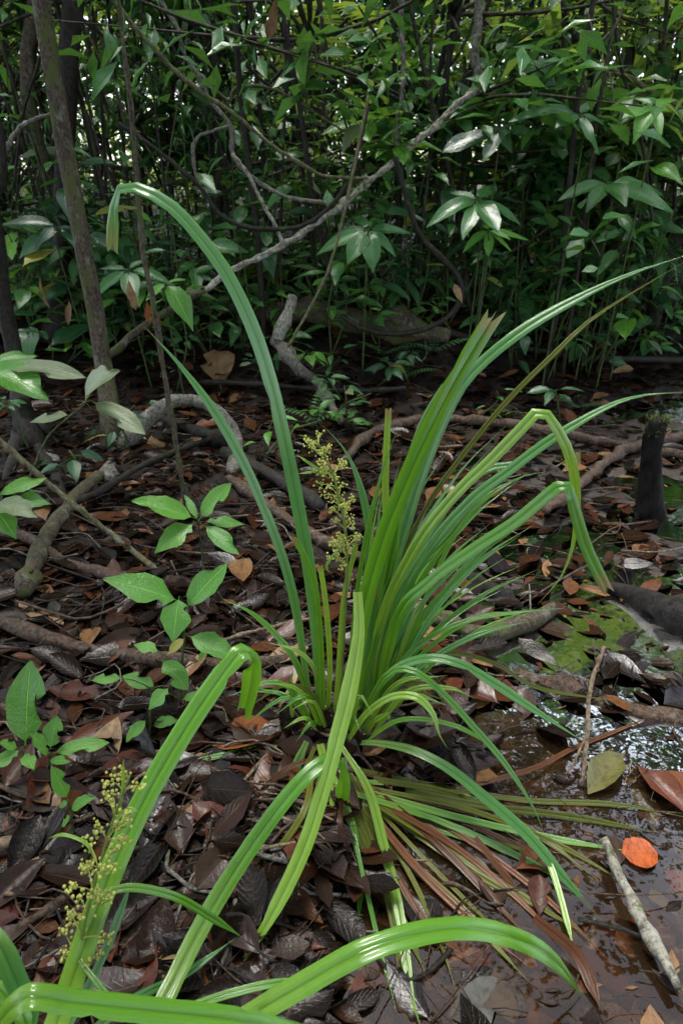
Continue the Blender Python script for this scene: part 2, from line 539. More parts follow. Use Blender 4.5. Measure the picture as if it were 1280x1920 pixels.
def water_mat():
    t = NT('stream_water')
    co = t.n('ShaderNodeTexCoord').outputs['Object']
    n1 = t.noise(co, 7, 3, 0.5); n2 = t.noise(co, 38, 2, 0.5)
    h = t.math('ADD', n1, t.math('MULTIPLY', n2, 0.05))
    nb = t.bump(h, 0.35, 0.01)
    tr = t.n('ShaderNodeBsdfTransparent'); tr.inputs[0].default_value = (0.70, 0.56, 0.40, 1)
    gl = t.n('ShaderNodeBsdfGlossy'); t.l(t.math('ADD', .03, t.math('MULTIPLY', t.step(t_y(t, co), 1.1, 1.6), .04)), gl.inputs['Roughness'])
    t.l(nb, gl.inputs['Normal'])
    fr = t.n('ShaderNodeFresnel'); fr.inputs[0].default_value = 1.33; t.l(nb, fr.inputs['Normal'])
    sp_ = t.n('ShaderNodeSeparateXYZ'); t.l(co, sp_.inputs[0]); sfar = t.step(sp_.outputs[1], 1.1, 1.6)
    silt = t.n('ShaderNodeBsdfDiffuse'); silt.inputs[0].default_value = (0.10, 0.056, 0.026, 1)
    mk = t.n('ShaderNodeMixShader'); t.l(t.math('MULTIPLY', t.math('ADD', .1, t.math('MULTIPLY', sfar, .22)), t.math('ADD', .75, t.math('MULTIPLY', t.step(n1, .35, .65), .6))), mk.inputs[0])
    t.l(tr.outputs[0], mk.inputs[1]); t.l(silt.outputs[0], mk.inputs[2])
    ms = t.n('ShaderNodeMixShader')
    t.l(fr.outputs[0], ms.inputs[0]); t.l(mk.outputs[0], ms.inputs[1]); t.l(gl.outputs[0], ms.inputs[2])
    t.l(ms.outputs[0], t.out.inputs[0])
    return t.m

M = {}
M['soil'] = soil_mat()
M['water'] = water_mat()
M['under'] = green_mat('understory_leaf', (0.032, 0.115, 0.03), (0.06, 0.185, 0.045), rough=0.13, trans=(0.10, 0.24, 0.03))
M['under2'] = green_mat('understory_leaf_dark', (0.016, 0.062, 0.024), (0.03, 0.105, 0.032), rough=0.12, trans=(0.05, 0.15, 0.03))
M['bright'] = green_mat('seedling_leaf', (0.07, 0.23, 0.03), (0.11, 0.30, 0.03), rough=0.2, trans=(0.22, 0.42, 0.04), tfac=0.3, spots=0.35, vein=0.8)
M['pale'] = green_mat('speckled_leaf', (0.10, 0.15, 0.06), (0.16, 0.21, 0.09), rough=0.3, trans=(0.15, 0.25, 0.05), spots=0.8)
M['yellow'] = green_mat('yellowing_leaf', (0.22, 0.24, 0.03), (0.32, 0.30, 0.05), rough=0.35, trans=(0.4, 0.4, 0.05), spots=0.7)
M['bgleaf'] = green_mat('forest_leaf', (0.035, 0.095, 0.02), (0.09, 0.18, 0.04), rough=0.22, trans=(0.3, 0.45, 0.06), tfac=0.42, vein=0.2)
M['farleaf'] = green_mat('far_forest_leaf_lit', (0.06, 0.13, 0.02), (0.13, 0.21, 0.04), rough=0.35, trans=(0.5, 0.62, 0.15), tfac=0.55, vein=0.1)  # paler yellow-green stands in for light coming through the far forest
M['canopy'] = green_mat('canopy_leaf', (0.018, 0.04, 0.014), (0.03, 0.06, 0.02), rough=0.6, trans=(0.08, 0.14, 0.03), tfac=0.12, vein=0.0)  # leaves darkened to keep their reflection in the water dark
M['palm'] = green_mat('palm_leaflet', (0.05, 0.12, 0.02), (0.11, 0.2, 0.03), rough=0.3, trans=(0.3, 0.42, 0.04), tfac=0.4, vein=0.1)
M['fern'] = green_mat('fern_leaf', (0.04, 0.14, 0.03), (0.07, 0.2, 0.05), rough=0.35, trans=(0.14, 0.32, 0.04))
M['blade'] = blade_mat('sedge_blade', (0.045, 0.17, 0.008), (0.10, 0.27, 0.014))
M['blade_blue'] = blade_mat('sedge_blade_glaucous', (0.05, 0.17, 0.03), (0.085, 0.24, 0.05), trans=(0.12, 0.36, 0.08))
M['blade_lime'] = blade_mat('sedge_blade_lime', (0.14, 0.28, 0.02), (0.21, 0.36, 0.04), trans=(0.35, 0.5, 0.04), spots=0.6)
M['blade_olive'] = blade_mat('sedge_blade_olive', (0.055, 0.07, 0.008), (0.10, 0.11, 0.014), trans=(0.14, 0.15, 0.02), spots=0.9, tfac=0.15, spec=0.2, base_lime=False)
M['blade_brown'] = blade_mat('sedge_blade_dead', (0.045, 0.017, 0.007), (0.12, 0.045, 0.016), trans=(0.12, 0.05, 0.015), spots=0.6, tfac=0.1, spec=0.2, base_lime=False)
M['blade_tan'] = blade_mat('sedge_blade_dry', (0.30, 0.21, 0.10), (0.42, 0.32, 0.18), trans=(0.3, 0.22, 0.1), spots=0.4, tfac=0.1, rough=0.5, base_lime=False)
M['berry'] = green_mat('sedge_fruit', (0.40, 0.46, 0.06), (0.58, 0.58, 0.13), rough=0.4, trans=(0.4, 0.4, 0.05), tfac=0.12, vein=0.0, spots=0.5)
M['stalk'] = green_mat('sedge_stalk', (0.16, 0.24, 0.03), (0.2, 0.28, 0.05), rough=0.35, vein=0.0, spots=0.3)
M['stem'] = bark_mat('green_stem', (0.03, 0.05, 0.015), (0.07, 0.10, 0.03), scale=60, rough=0.6)
DARK = [(0, (0.003, 0.0022, 0.002)), (0.4, (0.007, 0.0036, 0.0024)), (0.65, (0.016, 0.007, 0.004)), (0.84, (0.036, 0.013, 0.006)), (0.94, (0.09, 0.034, 0.013)), (1, (0.2, 0.11, 0.05))]
ROUND_LEAF = leaf_arrays('round', .95, 9, 6, .02, .0, .05, .008, 0, 3, petiole=.03)
M['litter'] = dead_mat('litter_leaf', DARK, rough=0.17, spec=0.13)
DEAD = {
    'blackish': dead_mat('dead_leaf_blackish', [(0, (0.006, 0.005, 0.005)), (1, (0.014, 0.010, 0.009))], rough=0.2),
    'dark brown': dead_mat('dead_leaf_dark_brown', [(0, (0.016, 0.008, 0.005)), (1, (0.034, 0.016, 0.008))], rough=0.3),
    'red-brown': dead_mat('dead_leaf_red_brown', [(0, (0.05, 0.014, 0.007)), (1, (0.10, 0.028, 0.012))], rough=0.3),
    'orange-brown': dead_mat('dead_leaf_orange_brown', [(0, (0.13, 0.042, 0.012)), (1, (0.24, 0.075, 0.02))], rough=0.33),
    'tan': dead_mat('dead_leaf_tan', [(0, (0.16, 0.09, 0.04)), (1, (0.28, 0.18, 0.09))], rough=0.45),
    'grey-purple': dead_mat('dead_leaf_grey_purple', [(0, (0.022, 0.014, 0.013)), (1, (0.05, 0.032, 0.028))], rough=0.24),
    'olive': dead_mat('dead_leaf_olive', [(0, (0.10, 0.10, 0.03)), (1, (0.18, 0.16, 0.06))], rough=0.3),
    'yellow': dead_mat('dead_leaf_yellow', [(0, (0.34, 0.28, 0.05)), (1, (0.42, 0.36, 0.08))], rough=0.4),
    'vivid orange': dead_mat('dead_leaf_vivid_orange', [(0, (0.36, 0.075, 0.014)), (1, (0.4, 0.085, 0.018))], rough=0.25),
    'pale grey': dead_mat('dead_leaf_pale_grey', [(0, (0.08, 0.08, 0.07)), (1, (0.1, 0.1, 0.085))], rough=0.15),
}
M['bark_mossy'] = bark_mat('mossy_bark', (0.035, 0.026, 0.017), (0.10, 0.078, 0.052), (0.06, 0.075, 0.018), 0.45, scale=55, lichen=0.25)
M['bark_dark'] = bark_mat('dark_wet_bark', (0.010, 0.009, 0.007), (0.032, 0.027, 0.02), (0.03, 0.045, 0.012), 0.2, scale=45, rough=0.6)
M['bark_grey'] = bark_mat('grey_liana_bark', (0.07, 0.064, 0.052), (0.20, 0.185, 0.15), (0.05, 0.06, 0.02), 0.25, scale=60, lichen=0.5)
M['bark_pale'] = bark_mat('pale_lichen_bark', (0.13, 0.12, 0.09), (0.36, 0.34, 0.27), (0.07, 0.085, 0.03), 0.3, scale=45, lichen=0.7)
M['bark_olive'] = bark_mat('olive_liana_bark', (0.06, 0.058, 0.03), (0.15, 0.14, 0.07), (0.07, 0.09, 0.02), 0.35, scale=60, lichen=0.2)
M['bark_brown'] = bark_mat('brown_stick_bark', (0.035, 0.022, 0.014), (0.11, 0.07, 0.045), None, scale=60, lichen=0.15, rough=0.55)
M['bark_tan'] = bark_mat('dry_tan_twig', (0.13, 0.09, 0.055), (0.27, 0.2, 0.13), None, scale=80)
M['bark_black'] = bark_mat('charred_black_wood', (0.002, 0.002, 0.002), (0.014, 0.012, 0.010), (0.05, 0.07, 0.015), 0.0, scale=22, rough=0.75, bump=0.8, spec=0.12)
M['bark_rotten'] = bark_mat('rotten_wet_wood', (0.004, 0.0035, 0.003), (0.024, 0.02, 0.017), None, scale=26, rough=0.6, bump=0.9, spec=0.2)
M['moss'] = bark_mat('moss_cushion', (0.03, 0.05, 0.008), (0.13, 0.17, 0.03), None, scale=120, rough=0.9, bump=1.0)
M['bgbark'] = bark_mat('forest_stem_bark', (0.014, 0.012, 0.008), (0.05, 0.042, 0.028), (0.04, 0.055, 0.015), 0.3, scale=30, lichen=0.15)

AUTO = []        # (object, description, anchor pixel) labelled at the end
def auto(o, desc, pt, cat_, group):
    tag(o, None, cat_, group)
    q = proj(pt)
    AUTO.append((o, desc, q[0], q[1]))

# ================================================================== SETTING
def grid(x0, x1, y0, y1, nx, ny, zf):
    x = np.linspace(x0, x1, nx); y = np.linspace(y0, y1, ny)
    X, Y = np.meshgrid(x, y)
    Z = zf(X.ravel(), Y.ravel())
    V = np.stack([X.ravel(), Y.ravel(), Z], 1)
    i = np.arange(ny - 1)[:, None] * nx; j = np.arange(nx - 1)[None, :]
    F = np.stack([i + j, i + j + 1, i + nx + j + 1, i + nx + j], -1).reshape(-1, 4)
    return V, F, V[:, :2].copy()

# one sheet: fine near the camera, coarse to the horizon, stitched by using non-uniform coordinates
def axis(lo, hi, flo, fhi, fine, grow):
    a = list(np.arange(flo, fhi + 1e-6, fine)); s = fine
    while a[-1] < hi: s *= grow; a.append(a[-1] + s)
    s = fine
    while a[0] > lo: s *= grow; a.insert(0, a[0] - s)
    return np.array(a)
xs = axis(-90, 90, -3.2, 3.2, 0.025, 1.16); ys = axis(-40, 140, 0.2, 6.2, 0.025, 1.16)
X, Y = np.meshgrid(xs, ys)
V = np.stack([X.ravel(), Y.ravel(), terrain(X.ravel(), Y.ravel())], 1)
nx, ny = len(xs), len(ys)
i = np.arange(ny - 1)[:, None] * nx; j = np.arange(nx - 1)[None, :]
F = np.stack([i + j, i + j + 1, i + nx + j + 1, i + nx + j], -1).reshape(-1, 4)
tag(link('ground', mesh_np('ground', V, F, V[:, :2], M['soil'])), kind='structure', label='dark wet soil of the forest floor')
wb = POOL.mean(0)
WV = np.array([(*(p + (p - wb) / np.linalg.norm(p - wb) * 0.25), 0.0) for p in POOL])
wme = bpy.data.meshes.new('water'); wme.from_pydata([tuple(v) for v in WV], [], [list(range(len(WV)))]); wme.materials.append(M['water'])
tag(link('water', wme), kind='structure', label='shallow clear brown stream water over sunken leaves')

# ================================================================== THE SEDGE
BLADE_W = 0.97
def blade(pts, width, mat, parent, name='leaf', roll=0.0, n=26, tip=0.0, cut=False, keel=0.21, base_w=0.55, seed=0):
    """strap leaf through control points (px, py, Y); M-shaped cross-section; real width in metres"""
    width = width * BLADE_W; n = int(n * 1.35)
    W3 = np.array([P(*p) for p in pts])
    C = catmull(W3, n)
    T = np.gradient(C, axis=0); T /= np.linalg.norm(T, axis=1)[:, None]
    g = np.random.default_rng(seed + int(pts[0][0] * 7 + pts[-1][0] * 13) % 9999)
    S = []
    prev = None
    for c, t in zip(C, T):
        vdir = CP - c; vdir /= np.linalg.norm(vdir)
        ref = vdir * 0.75 + np.array([0, 0, 0.65])
        s = np.cross(t, ref); s /= np.linalg.norm(s) + 1e-9
        if prev is not None and s @ prev < 0: s = -s
        if prev is not None:
            s = 0.55 * prev + 0.45 * s; s -= t * (s @ t); s /= np.linalg.norm(s) + 1e-9
        S.append(s); prev = s
    S = np.array(S)
    u = np.linspace(0, 1, n)
    rl = roll + 0.22 * np.sin(u * 3.1 + g.uniform(0, 6))
    Nn = np.cross(S, T)
    S2 = S * np.cos(rl)[:, None] + Nn * np.sin(rl)[:, None]
    N2 = np.cross(S2, T)
    flip = np.sign((N2 * np.array([0, 0, 1])).sum(1).mean()) or 1
    N2 = N2 * flip
    ww = width * (base_w + (1 - base_w) * smooth(0, 0.3, u))
    if cut:
        ww = ww * (1 - 0.15 * smooth(0.7, 1, u))
    else:
        ww = ww * np.clip(1 - smooth(0.72, 1.0, u) * 0.97, 0.03, 1)
    ww = ww * (1 + g.normal(0, 0.015, n))
    cs = [(-1, -0.06), (-0.55, 0.55), (-0.1, 0.05), (0, -0.28), (0.1, 0.05), (0.55, 0.55), (1, -0.06)]
    V = np.stack([C + S2 * (ww * 0.5 * a)[:, None] + N2 * (ww * keel * b)[:, None] for a, b in cs], 1).reshape(-1, 3)
    k = len(cs)
    V4 = V.reshape(n, k, 3)
    for _ in range(int(g.integers(0, 3)) if width > .012 else 0):            # insect bites and tears at the margin
        q = int(g.integers(n // 3, n - 2)); e_, i_ = ((0, 1) if g.random() < .5 else (k - 1, k - 2))
        V4[q, e_] += (V4[q, i_] - V4[q, e_]) * g.uniform(.4, .95)
    if cut:                                                     # ragged end
        V4[-1] += T[-1] * (g.normal(0, 0.25, k) * width)[:, None]
    UV = np.stack([np.tile([(a + 1) / 2 for a, b in cs], n), np.repeat(u, k)], 1)
    i = np.arange(n - 1)[:, None] * k; j = np.arange(k - 1)[None, :]
    F = np.stack([i + j, i + j + 1, i + k + j + 1, i + k + j], -1).reshape(-1, 4)
    o = worldloc(parent)
    return link(name, mesh_np(name, V - np.array(o), F, UV, mat), parent)

def fl(pts, y0, y1):
    """spread depth linearly along 2-D pixel points"""
    p = np.array(pts, float); d = np.concatenate([[0], np.cumsum(np.hypot(*np.diff(p, axis=0).T))]); d /= d[-1]
    return [(a[0], a[1], y0 + (y1 - y0) * t) for a, t in zip(p, d)]

gb = G(625, 1400)
sedge = thing('sedge_plant', gb, 'tall strap-leaved green sedge clump growing at the edge of the water', 'sedge')
sy = gb[1]
BL = [
 # pixels, depth start, depth end, width m, material, cut
 ([(602, 1385), (590, 1150), (555, 930), (500, 690), (440, 540), (380, 450), (320, 385), (262, 353), (228, 350), (214, 385), (210, 468)], 1.24, 1.42, .031, 'blade_blue', 1),
 ([(583, 1330), (548, 1110), (490, 940), (420, 800), (350, 700), (290, 632), (270, 612)], 1.22, 1.4, .022, 'blade_blue', 0),
 ([(606, 1390), (600, 1200), (585, 1080), (552, 1008)], 1.2, 1.22, .016, 'blade', 1),
 ([(655, 1390), (675, 1180), (715, 1020), (775, 870), (835, 745), (880, 665), (925, 592)], 1.16, 1.08, .034, 'blade', 1),
 ([(672, 1390), (715, 1150), (765, 970), (805, 850), (855, 738), (905, 678), (985, 615), (1080, 560), (1180, 514), (1300, 474)], 1.2, 1.42, .024, 'blade_blue', 0),
 ([(680, 1390), (735, 1100), (800, 950), (870, 850), (950, 752), (1040, 662), (1120, 590), (1300, 480)], 1.22, 1.45, .012, 'blade_olive', 0),
 ([(690, 1390), (730, 1170), (800, 1035), (880, 940), (950, 885), (1030, 825), (1130, 766), (1200, 742), (1300, 734)], 1.22, 1.25, .022, 'blade_blue', 0),
 ([(680, 1390), (710, 1180), (775, 1030), (850, 930), (920, 862), (985, 795), (1012, 770), (1035, 790), (1068, 855), (1080, 930), (1076, 1010), (1052, 1080), (1008, 1132)], 1.22, 1.15, .023, 'blade_lime', 0),
 ([(695, 1380), (740, 1170), (805, 1090), (885, 1030), (965, 978), (1045, 912), (1062, 908), (1078, 960), (1100, 1030), (1137, 1106)], 1.2, 1.05, .026, 'blade', 1),
 ([(680, 1370), (715, 1150), (724, 1020), (722, 900), (728, 768)], 1.26, 1.32, .016, 'blade_lime', 1),
 ([(678, 1370), (716, 1120), (740, 1000), (762, 890), (795, 790), (832, 728)], 1.24, 1.28, .02, 'blade', 1),
 ([(672, 1370), (698, 1100), (690, 980), (668, 890), (640, 835), (606, 800)], 1.26, 1.34, .018, 'blade_blue', 0),
 ([(682, 1370), (760, 1110), (840, 1010), (900, 942), (975, 895), (1032, 884)], 1.24, 1.3, .016, 'blade', 0),
 ([(690, 1370), (745, 1130), (800, 1010), (860, 920), (912, 880), (955, 872), (975, 870)], 1.26, 1.32, .019, 'blade_blue', 1),
 ([(660, 1385), (722, 1280), (790, 1205), (870, 1165), (950, 1150), (1058, 1140)], 1.17, 1.2, .013, 'blade', 0),
 ([(665, 1385), (740, 1290), (830, 1222), (910, 1185), (1000, 1163)], 1.15, 1.14, .012, 'blade_blue', 0),
 ([(660, 1390), (715, 1280), (780, 1237), (850, 1240), (925, 1280), (1000, 1330), (1102, 1396)], 1.16, 1.0, .021, 'blade_blue', 0),
 ([(660, 1385), (720, 1270), (775, 1258), (830, 1300), (885, 1360), (945, 1430), (1000, 1515), (1022, 1572)], 1.16, .92, .014, 'blade', 0),
 ([(670, 1385), (760, 1260), (840, 1225), (930, 1245), (1010, 1290), (1180, 1318)], 1.18, 1.15, .012, 'blade_olive', 0),
 ([(655, 1395), (700, 1392), (770, 1405), (840, 1440), (910, 1496), (985, 1562), (1060, 1650), (1147, 1748)], 1.12, .78, .024, 'blade_blue', 0),
 ([(645, 1400), (685, 1340), (735, 1306), (782, 1308), (812, 1340), (822, 1375), (838, 1402)], 1.12, 1.0, .016, 'blade_lime', 0),
 ([(670, 1110), (672, 1190), (655, 1290), (630, 1390), (602, 1490), (565, 1600), (500, 1730), (405, 1876)], 1.1, .62, .033, 'blade_lime', 0),
 ([(600, 1395), (612, 1440), (630, 1490), (624, 1590), (592, 1720), (540, 1858)], 1.08, .66, .03, 'blade_lime', 1),
 ([(650, 1400), (660, 1500), (700, 1610), (740, 1730), (800, 1920)], 1.1, .62, .016, 'blade_olive', 0),
 ([(640, 1400), (690, 1480), (720, 1590), (745, 1700), (770, 1860), (790, 1930)], 1.06, .6, .02, 'blade_lime', 0),
 ([(600, 1390), (580, 1310), (545, 1225), (480, 1155), (415, 1122)], 1.2, 1.28, .017, 'blade', 0),
 ([(610, 1380), (595, 1270), (560, 1222), (497, 1204)], 1.2, 1.24, .011, 'blade_lime', 0),
 ([(600, 1395), (560, 1390), (480, 1402), (330, 1436), (150, 1482)], 1.14, 1.02, .014, 'blade', 0),
 ([(645, 1420), (650, 1560), (610, 1650), (500, 1745), (340, 1802), (180, 1832)], 1.05, .66, .022, 'blade_lime', 0),
 ([(590, 1400), (560, 1480), (540, 1590), (470, 1720), (400, 1800)], 1.06, .7, .015, 'blade_olive', 0),
 ([(575, 1390), (555, 1440), (540, 1510), (545, 1560)], 1.08, .98, .022, 'blade', 0),
 ([(610, 1390), (618, 1250), (610, 1130), (600, 1060)], 1.22, 1.22, .013, 'blade_lime', 1),
 ([(625, 1390), (635, 1250), (645, 1120), (668, 1020)], 1.19, 1.22, .012, 'blade_lime', 1),
 ([(700, 1380), (760, 1260), (850, 1180), (930, 1150), (1010, 1160)], 1.2, 1.22, .012, 'blade', 0),
 ([(690, 1390), (760, 1300), (840, 1290), (890, 1310)], 1.15, 1.1, .012, 'blade_lime', 0),
 ([(680, 1395), (750, 1350), (850, 1360), (940, 1410)], 1.12, 1.02, .01, 'blade', 0),
 ([(560, 1390), (545, 1320), (548, 1250)], 1.18, 1.2, .008, 'blade_lime', 0),
]
for k, (px, y0, y1, wd, mt, ct) in enumerate(BL):
    blade(fl(px, y0, y1), wd, M[mt], sedge, cut=bool(ct), seed=k, roll=rng.uniform(-.25, .25), n=30 if len(px) > 8 else 22)
for k in range(44):                                             # more blades in the fan to the right
    bx = rng.uniform(640, 705); tx = rng.uniform(720, 1010); ty = rng.uniform(760, 1100) + max(0, tx - 850) * .3
    m1 = (bx + (tx - bx) * .3 + rng.uniform(-10, 15), 1385 + (ty - 1385) * .5)
    m2 = (bx + (tx - bx) * .65, 1385 + (ty - 1385) * .82)
    blade(fl([(bx, 1390), m1, m2, (tx, ty)], rng.uniform(1.16, 1.26), rng.uniform(1.2, 1.42)), rng.uniform(.005, .011), M[rng.choice(['blade', 'blade_blue', 'blade_blue', 'blade_lime', 'blade'])], sedge, seed=100 + k, roll=rng.uniform(-.5, .5), n=16)
for k in range(34):                                             # short basal tuft
    a = rng.uniform(0, 6.28); bx = 640 + 40 * math.cos(a); L = rng.uniform(60, 220)
    tx, ty = bx + L * math.cos(a) * .9, 1385 - L * .5 + rng.uniform(-20, 60)
    blade(fl([(bx, 1392), (bx + (tx - bx) * .4, 1392 - L * .5), (tx, ty)], 1.16, 1.16 + .1 * math.sin(a)), rng.uniform(.007, .013), M[rng.choice(['blade', 'blade_lime', 'blade_olive'])], sedge, seed=150 + k, n=10)
DL = [                                                          # old leaves lying out over the water
 ([(650, 1470), (760, 1545), (880, 1630), (1000, 1700)], 'blade_olive', .018), ([(660, 1440), (800, 1470), (980, 1500), (1150, 1508), (1300, 1535)], 'blade_olive', .013),
 ([(650, 1490), (740, 1590), (860, 1700), (990, 1840)], 'blade_olive', .017), ([(690, 1490), (760, 1530), (855, 1582)], 'blade_brown', .022),
 ([(660, 1480), (790, 1560), (930, 1650), (1110, 1760)], 'blade_olive', .014), ([(670, 1470), (800, 1530), (900, 1590), (1030, 1690), (1140, 1800)], 'blade_brown', .012),
 ([(650, 1500), (700, 1600), (770, 1700), (850, 1790)], 'blade_olive', .016), ([(640, 1510), (700, 1620), (760, 1740), (800, 1830)], 'blade_olive', .017),
 ([(700, 1460), (850, 1490), (1000, 1560), (1120, 1650)], 'blade_olive', .015), ([(760, 1480), (900, 1510), (1060, 1530), (1230, 1560)], 'blade_olive', .016),
 ([(890, 1570), (930, 1620), (972, 1672)], 'blade_brown', .015), ([(740, 1640), (800, 1730), (880, 1800)], 'blade_brown', .012),
 ([(1000, 1720), (1080, 1790), (1130, 1900)], 'blade_brown', .02), ([(690, 1480), (820, 1520), (960, 1580), (1050, 1600)], 'blade_brown', .012),
 ([(640, 1500), (640, 1560), (680, 1640), (740, 1720)], 'blade_brown', .012), ([(1020, 1590), (1050, 1680), (1075, 1780)], 'blade_lime', .012),
 ([(700, 1170), (770, 1135), (830, 1160)], 'blade_tan', .012), ([(735, 1160), (760, 1060), (800, 950)], 'blade_tan', .009), ([(560, 1250), (545, 1290), (520, 1330)], 'blade_tan', .012),
 ([(860, 1480), (1000, 1440), (1080, 1400), (1230, 1340)], 'blade_brown', .012), ([(600, 1420), (540, 1440), (470, 1500)], 'blade_brown', .012), ([(585, 1440), (570, 1520), (500, 1620), (455, 1660)], 'blade_olive', .014)]
for k in range(26):
    a_ = R(rng.uniform(5, 85)); L_ = rng.uniform(180, 560); x0, y0_ = 650 + rng.uniform(-15, 50), 1460 + rng.uniform(-20, 50)
    bend = rng.gauss(0, 40)
    DL.append(([(x0 + math.cos(a_) * L_ * t + math.sin(a_) * bend * t * (1 - t) * 2, y0_ + math.sin(a_) * L_ * t * .9 - math.cos(a_) * bend * t * (1 - t) * 2) for t in (0, .35, .7, 1)], rng.choice(['blade_olive', 'blade_olive', 'blade_olive', 'blade_brown', 'blade']), rng.uniform(.008, .017)))
for k, (px, mt, wd) in enumerate(DL):
    q = []
    for n_, (a, b) in enumerate(px):
        g_ = G(a, b, 0.05 if n_ < 2 else 0.012)
        z = max(g_[2], 0.006 + .03 * max(0, 1 - n_ / 2)); d = ray(a, b); t_ = (z - CAM_H) / d[2]
        q.append((a, b, (CP + d * t_)[1]))
    if mt == 'blade_tan': q = [(a, b, min(y, 1.3)) for a, b, y in q]
    blade(q, wd, M[mt], sedge, name='dead_leaf' if 'lime' not in mt else 'leaf', seed=200 + k, n=14, keel=.1, base_w=.8)

def flower_stalk(pts, rad, parent, clusters, csize, seed, t0=.3):
    g = random.Random(seed)
    W3 = np.array([P(*p) for p in pts])
    st = tube('flower_stalk', W3, np.linspace(rad, rad * .45, len(W3)), M['stalk'], parent, ring=6, rough=.04, seed=seed)
    S = catmull(W3, 60)
    for c in range(clusters):
        t = t0 + (1 - t0) * (c + .5) / clusters
        p = S[min(59, int(t * 59))]
        axis_ = S[min(59, int(t * 59) + 1)] - S[max(0, int(t * 59) - 1)]; axis_ /= np.linalg.norm(axis_)
        parts = []
        for br in range(g.randint(3, 5)):
            a = g.uniform(0, 6.28)
            side = np.cross(axis_, [math.cos(a), math.sin(a), .2]); side /= np.linalg.norm(side)
            e = p + (side * g.uniform(.45, 1.15) + axis_ * .5) * csize * (1.15 - .5 * t)
            parts.append(tube_arrays([p, (p + e) / 2 + axis_ * csize * .08, e], [rad * .36, rad * .28, rad * .22], ring=4, seg=4))
            for f in range(g.randint(12, 17)):
                q = e + np.array([g.gauss(0, 1), g.gauss(0, 1), g.gauss(0, 1)]) * csize * .12 - (e - p) * g.uniform(0, .6) * (g.random() < .2)
                r = csize * g.uniform(.042, .078)
                o = np.array([(0, 0, 1.35), (1, 0, 0), (0, 1, 0), (-1, 0, 0), (0, -1, 0), (0, 0, -1.0), (.72, .72, .4), (-.72, .72, -.3), (-.7, -.7, .35), (.7, -.7, -.3)]) * r
                fc = np.array([(0, 6, 2), (0, 1, 6), (6, 1, 2), (0, 2, 3), (0, 3, 8), (0, 8, 4), (8, 3, 4), (0, 4, 1), (5, 2, 1), (5, 7, 2), (5, 3, 7), (7, 3, 2), (5, 4, 3), (5, 9, 4), (5, 1, 9), (9, 1, 4)])
                th_ = g.uniform(0, 3.1); cc, ss = math.cos(th_), math.sin(th_)
                rot = np.array([[cc, -ss * .7, ss * .7], [ss, cc * .7, -cc * .7], [0, .7, .7]])
                parts.append((o @ rot.T + q, fc, np.tile([.3, .5], (10, 1))))
        V, F, UV = cat(parts)
        me = mesh_np('flower_cluster', V - np.array(worldloc(st)), F, UV, M['berry'], np.repeat(nrg.random(len(V) // 5 + 1), 5)[:len(V)])
        link('flower_cluster', me, st)
    return st
flower_stalk(fl([(636, 1350), (645, 1180), (650, 1060), (646, 985), (630, 910), (612, 860), (592, 825)], 1.18, 1.2), .0042, sedge, 13, .036, 5, .58)
for px in ([(612, 890), (585, 872), (556, 852)], [(618, 880), (590, 884), (560, 888)], [(650, 1010), (612, 1060), (622, 1075)]):
    blade(fl(px, 1.2, 1.2), .007, M['blade_lime'], sedge, n=8)

# foreground clump at the lower left, rooted just below the frame
fb = P0(150, 2080); fb[2] = th(fb[0], fb[1])
sedge2 = thing('sedge_plant', fb, 'nearest sedge clump arching in from the bottom left corner', 'sedge')
FB = [
 ([(80, 1990), (128, 1860), (200, 1655), (270, 1500), (350, 1362), (418, 1262), (452, 1222), (472, 1232), (470, 1280), (458, 1335)], .46, .95, .036, 'blade', 1),
 ([(250, 1990), (310, 1872), (380, 1732), (460, 1602), (540, 1492), (598, 1434), (632, 1428), (643, 1475), (625, 1560)], .5, 1.02, .031, 'blade', 1),
 ([(300, 2010), (440, 1922), (560, 1850), (700, 1775), (850, 1740), (960, 1757), (1040, 1802), (1098, 1880)], .46, .66, .034, 'blade', 0),
 ([(-50, 2010), (0, 1915), (45, 1872), (75, 1868), (150, 1880), (300, 1896), (470, 1918), (640, 1965)], .42, .5, .03, 'blade', 1),
 ([(-30, 1740), (0, 1772), (25, 1825), (50, 1890), (60, 1960)], .5, .48, .026, 'blade_blue', 0),
 ([(165, 1695), (205, 1672), (255, 1664), (330, 1682), (400, 1722), (458, 1760)], .6, .66, .012, 'blade', 0),
 ([(120, 1980), (240, 1880), (340, 1830), (440, 1760)], .5, .68, .013, 'blade_blue', 0),
 ([(100, 1980), (190, 1800), (230, 1700), (250, 1640)], .5, .66, .012, 'blade_blue', 0),
 ([(180, 1990), (330, 1900), (480, 1850), (620, 1830)], .5, .58, .012, 'blade', 0),
 ([(60, 2000), (40, 1900), (-40, 1820)], .45, .5, .02, 'blade', 0),
 ([(180, 1610), (160, 1580), (120, 1565), (90, 1572)], .62, .64, .005, 'blade_lime', 0),
 ([(222, 1530), (230, 1480), (232, 1420)], .63, .64, .004, 'blade_lime', 0),
 ([(215, 1540), (240, 1518), (262, 1522)], .63, .64, .006, 'blade_lime', 0),
 ([(150, 1800), (180, 1840), (230, 1900)], .56, .5, .008, 'blade', 0),
]
for k, (px, y0, y1, wd, mt, ct) in enumerate(FB):
    blade(fl(px, y0, y1), wd, M[mt], sedge2, cut=bool(ct), seed=300 + k, roll=rng.uniform(-.15, .15), n=34 if len(px) > 6 else 20, base_w=.85)
flower_stalk(fl([(110, 1960), (135, 1850), (162, 1720), (188, 1620), (212, 1540), (243, 1455)], .54, .64), .003, sedge2, 8, .038, 9, .3)

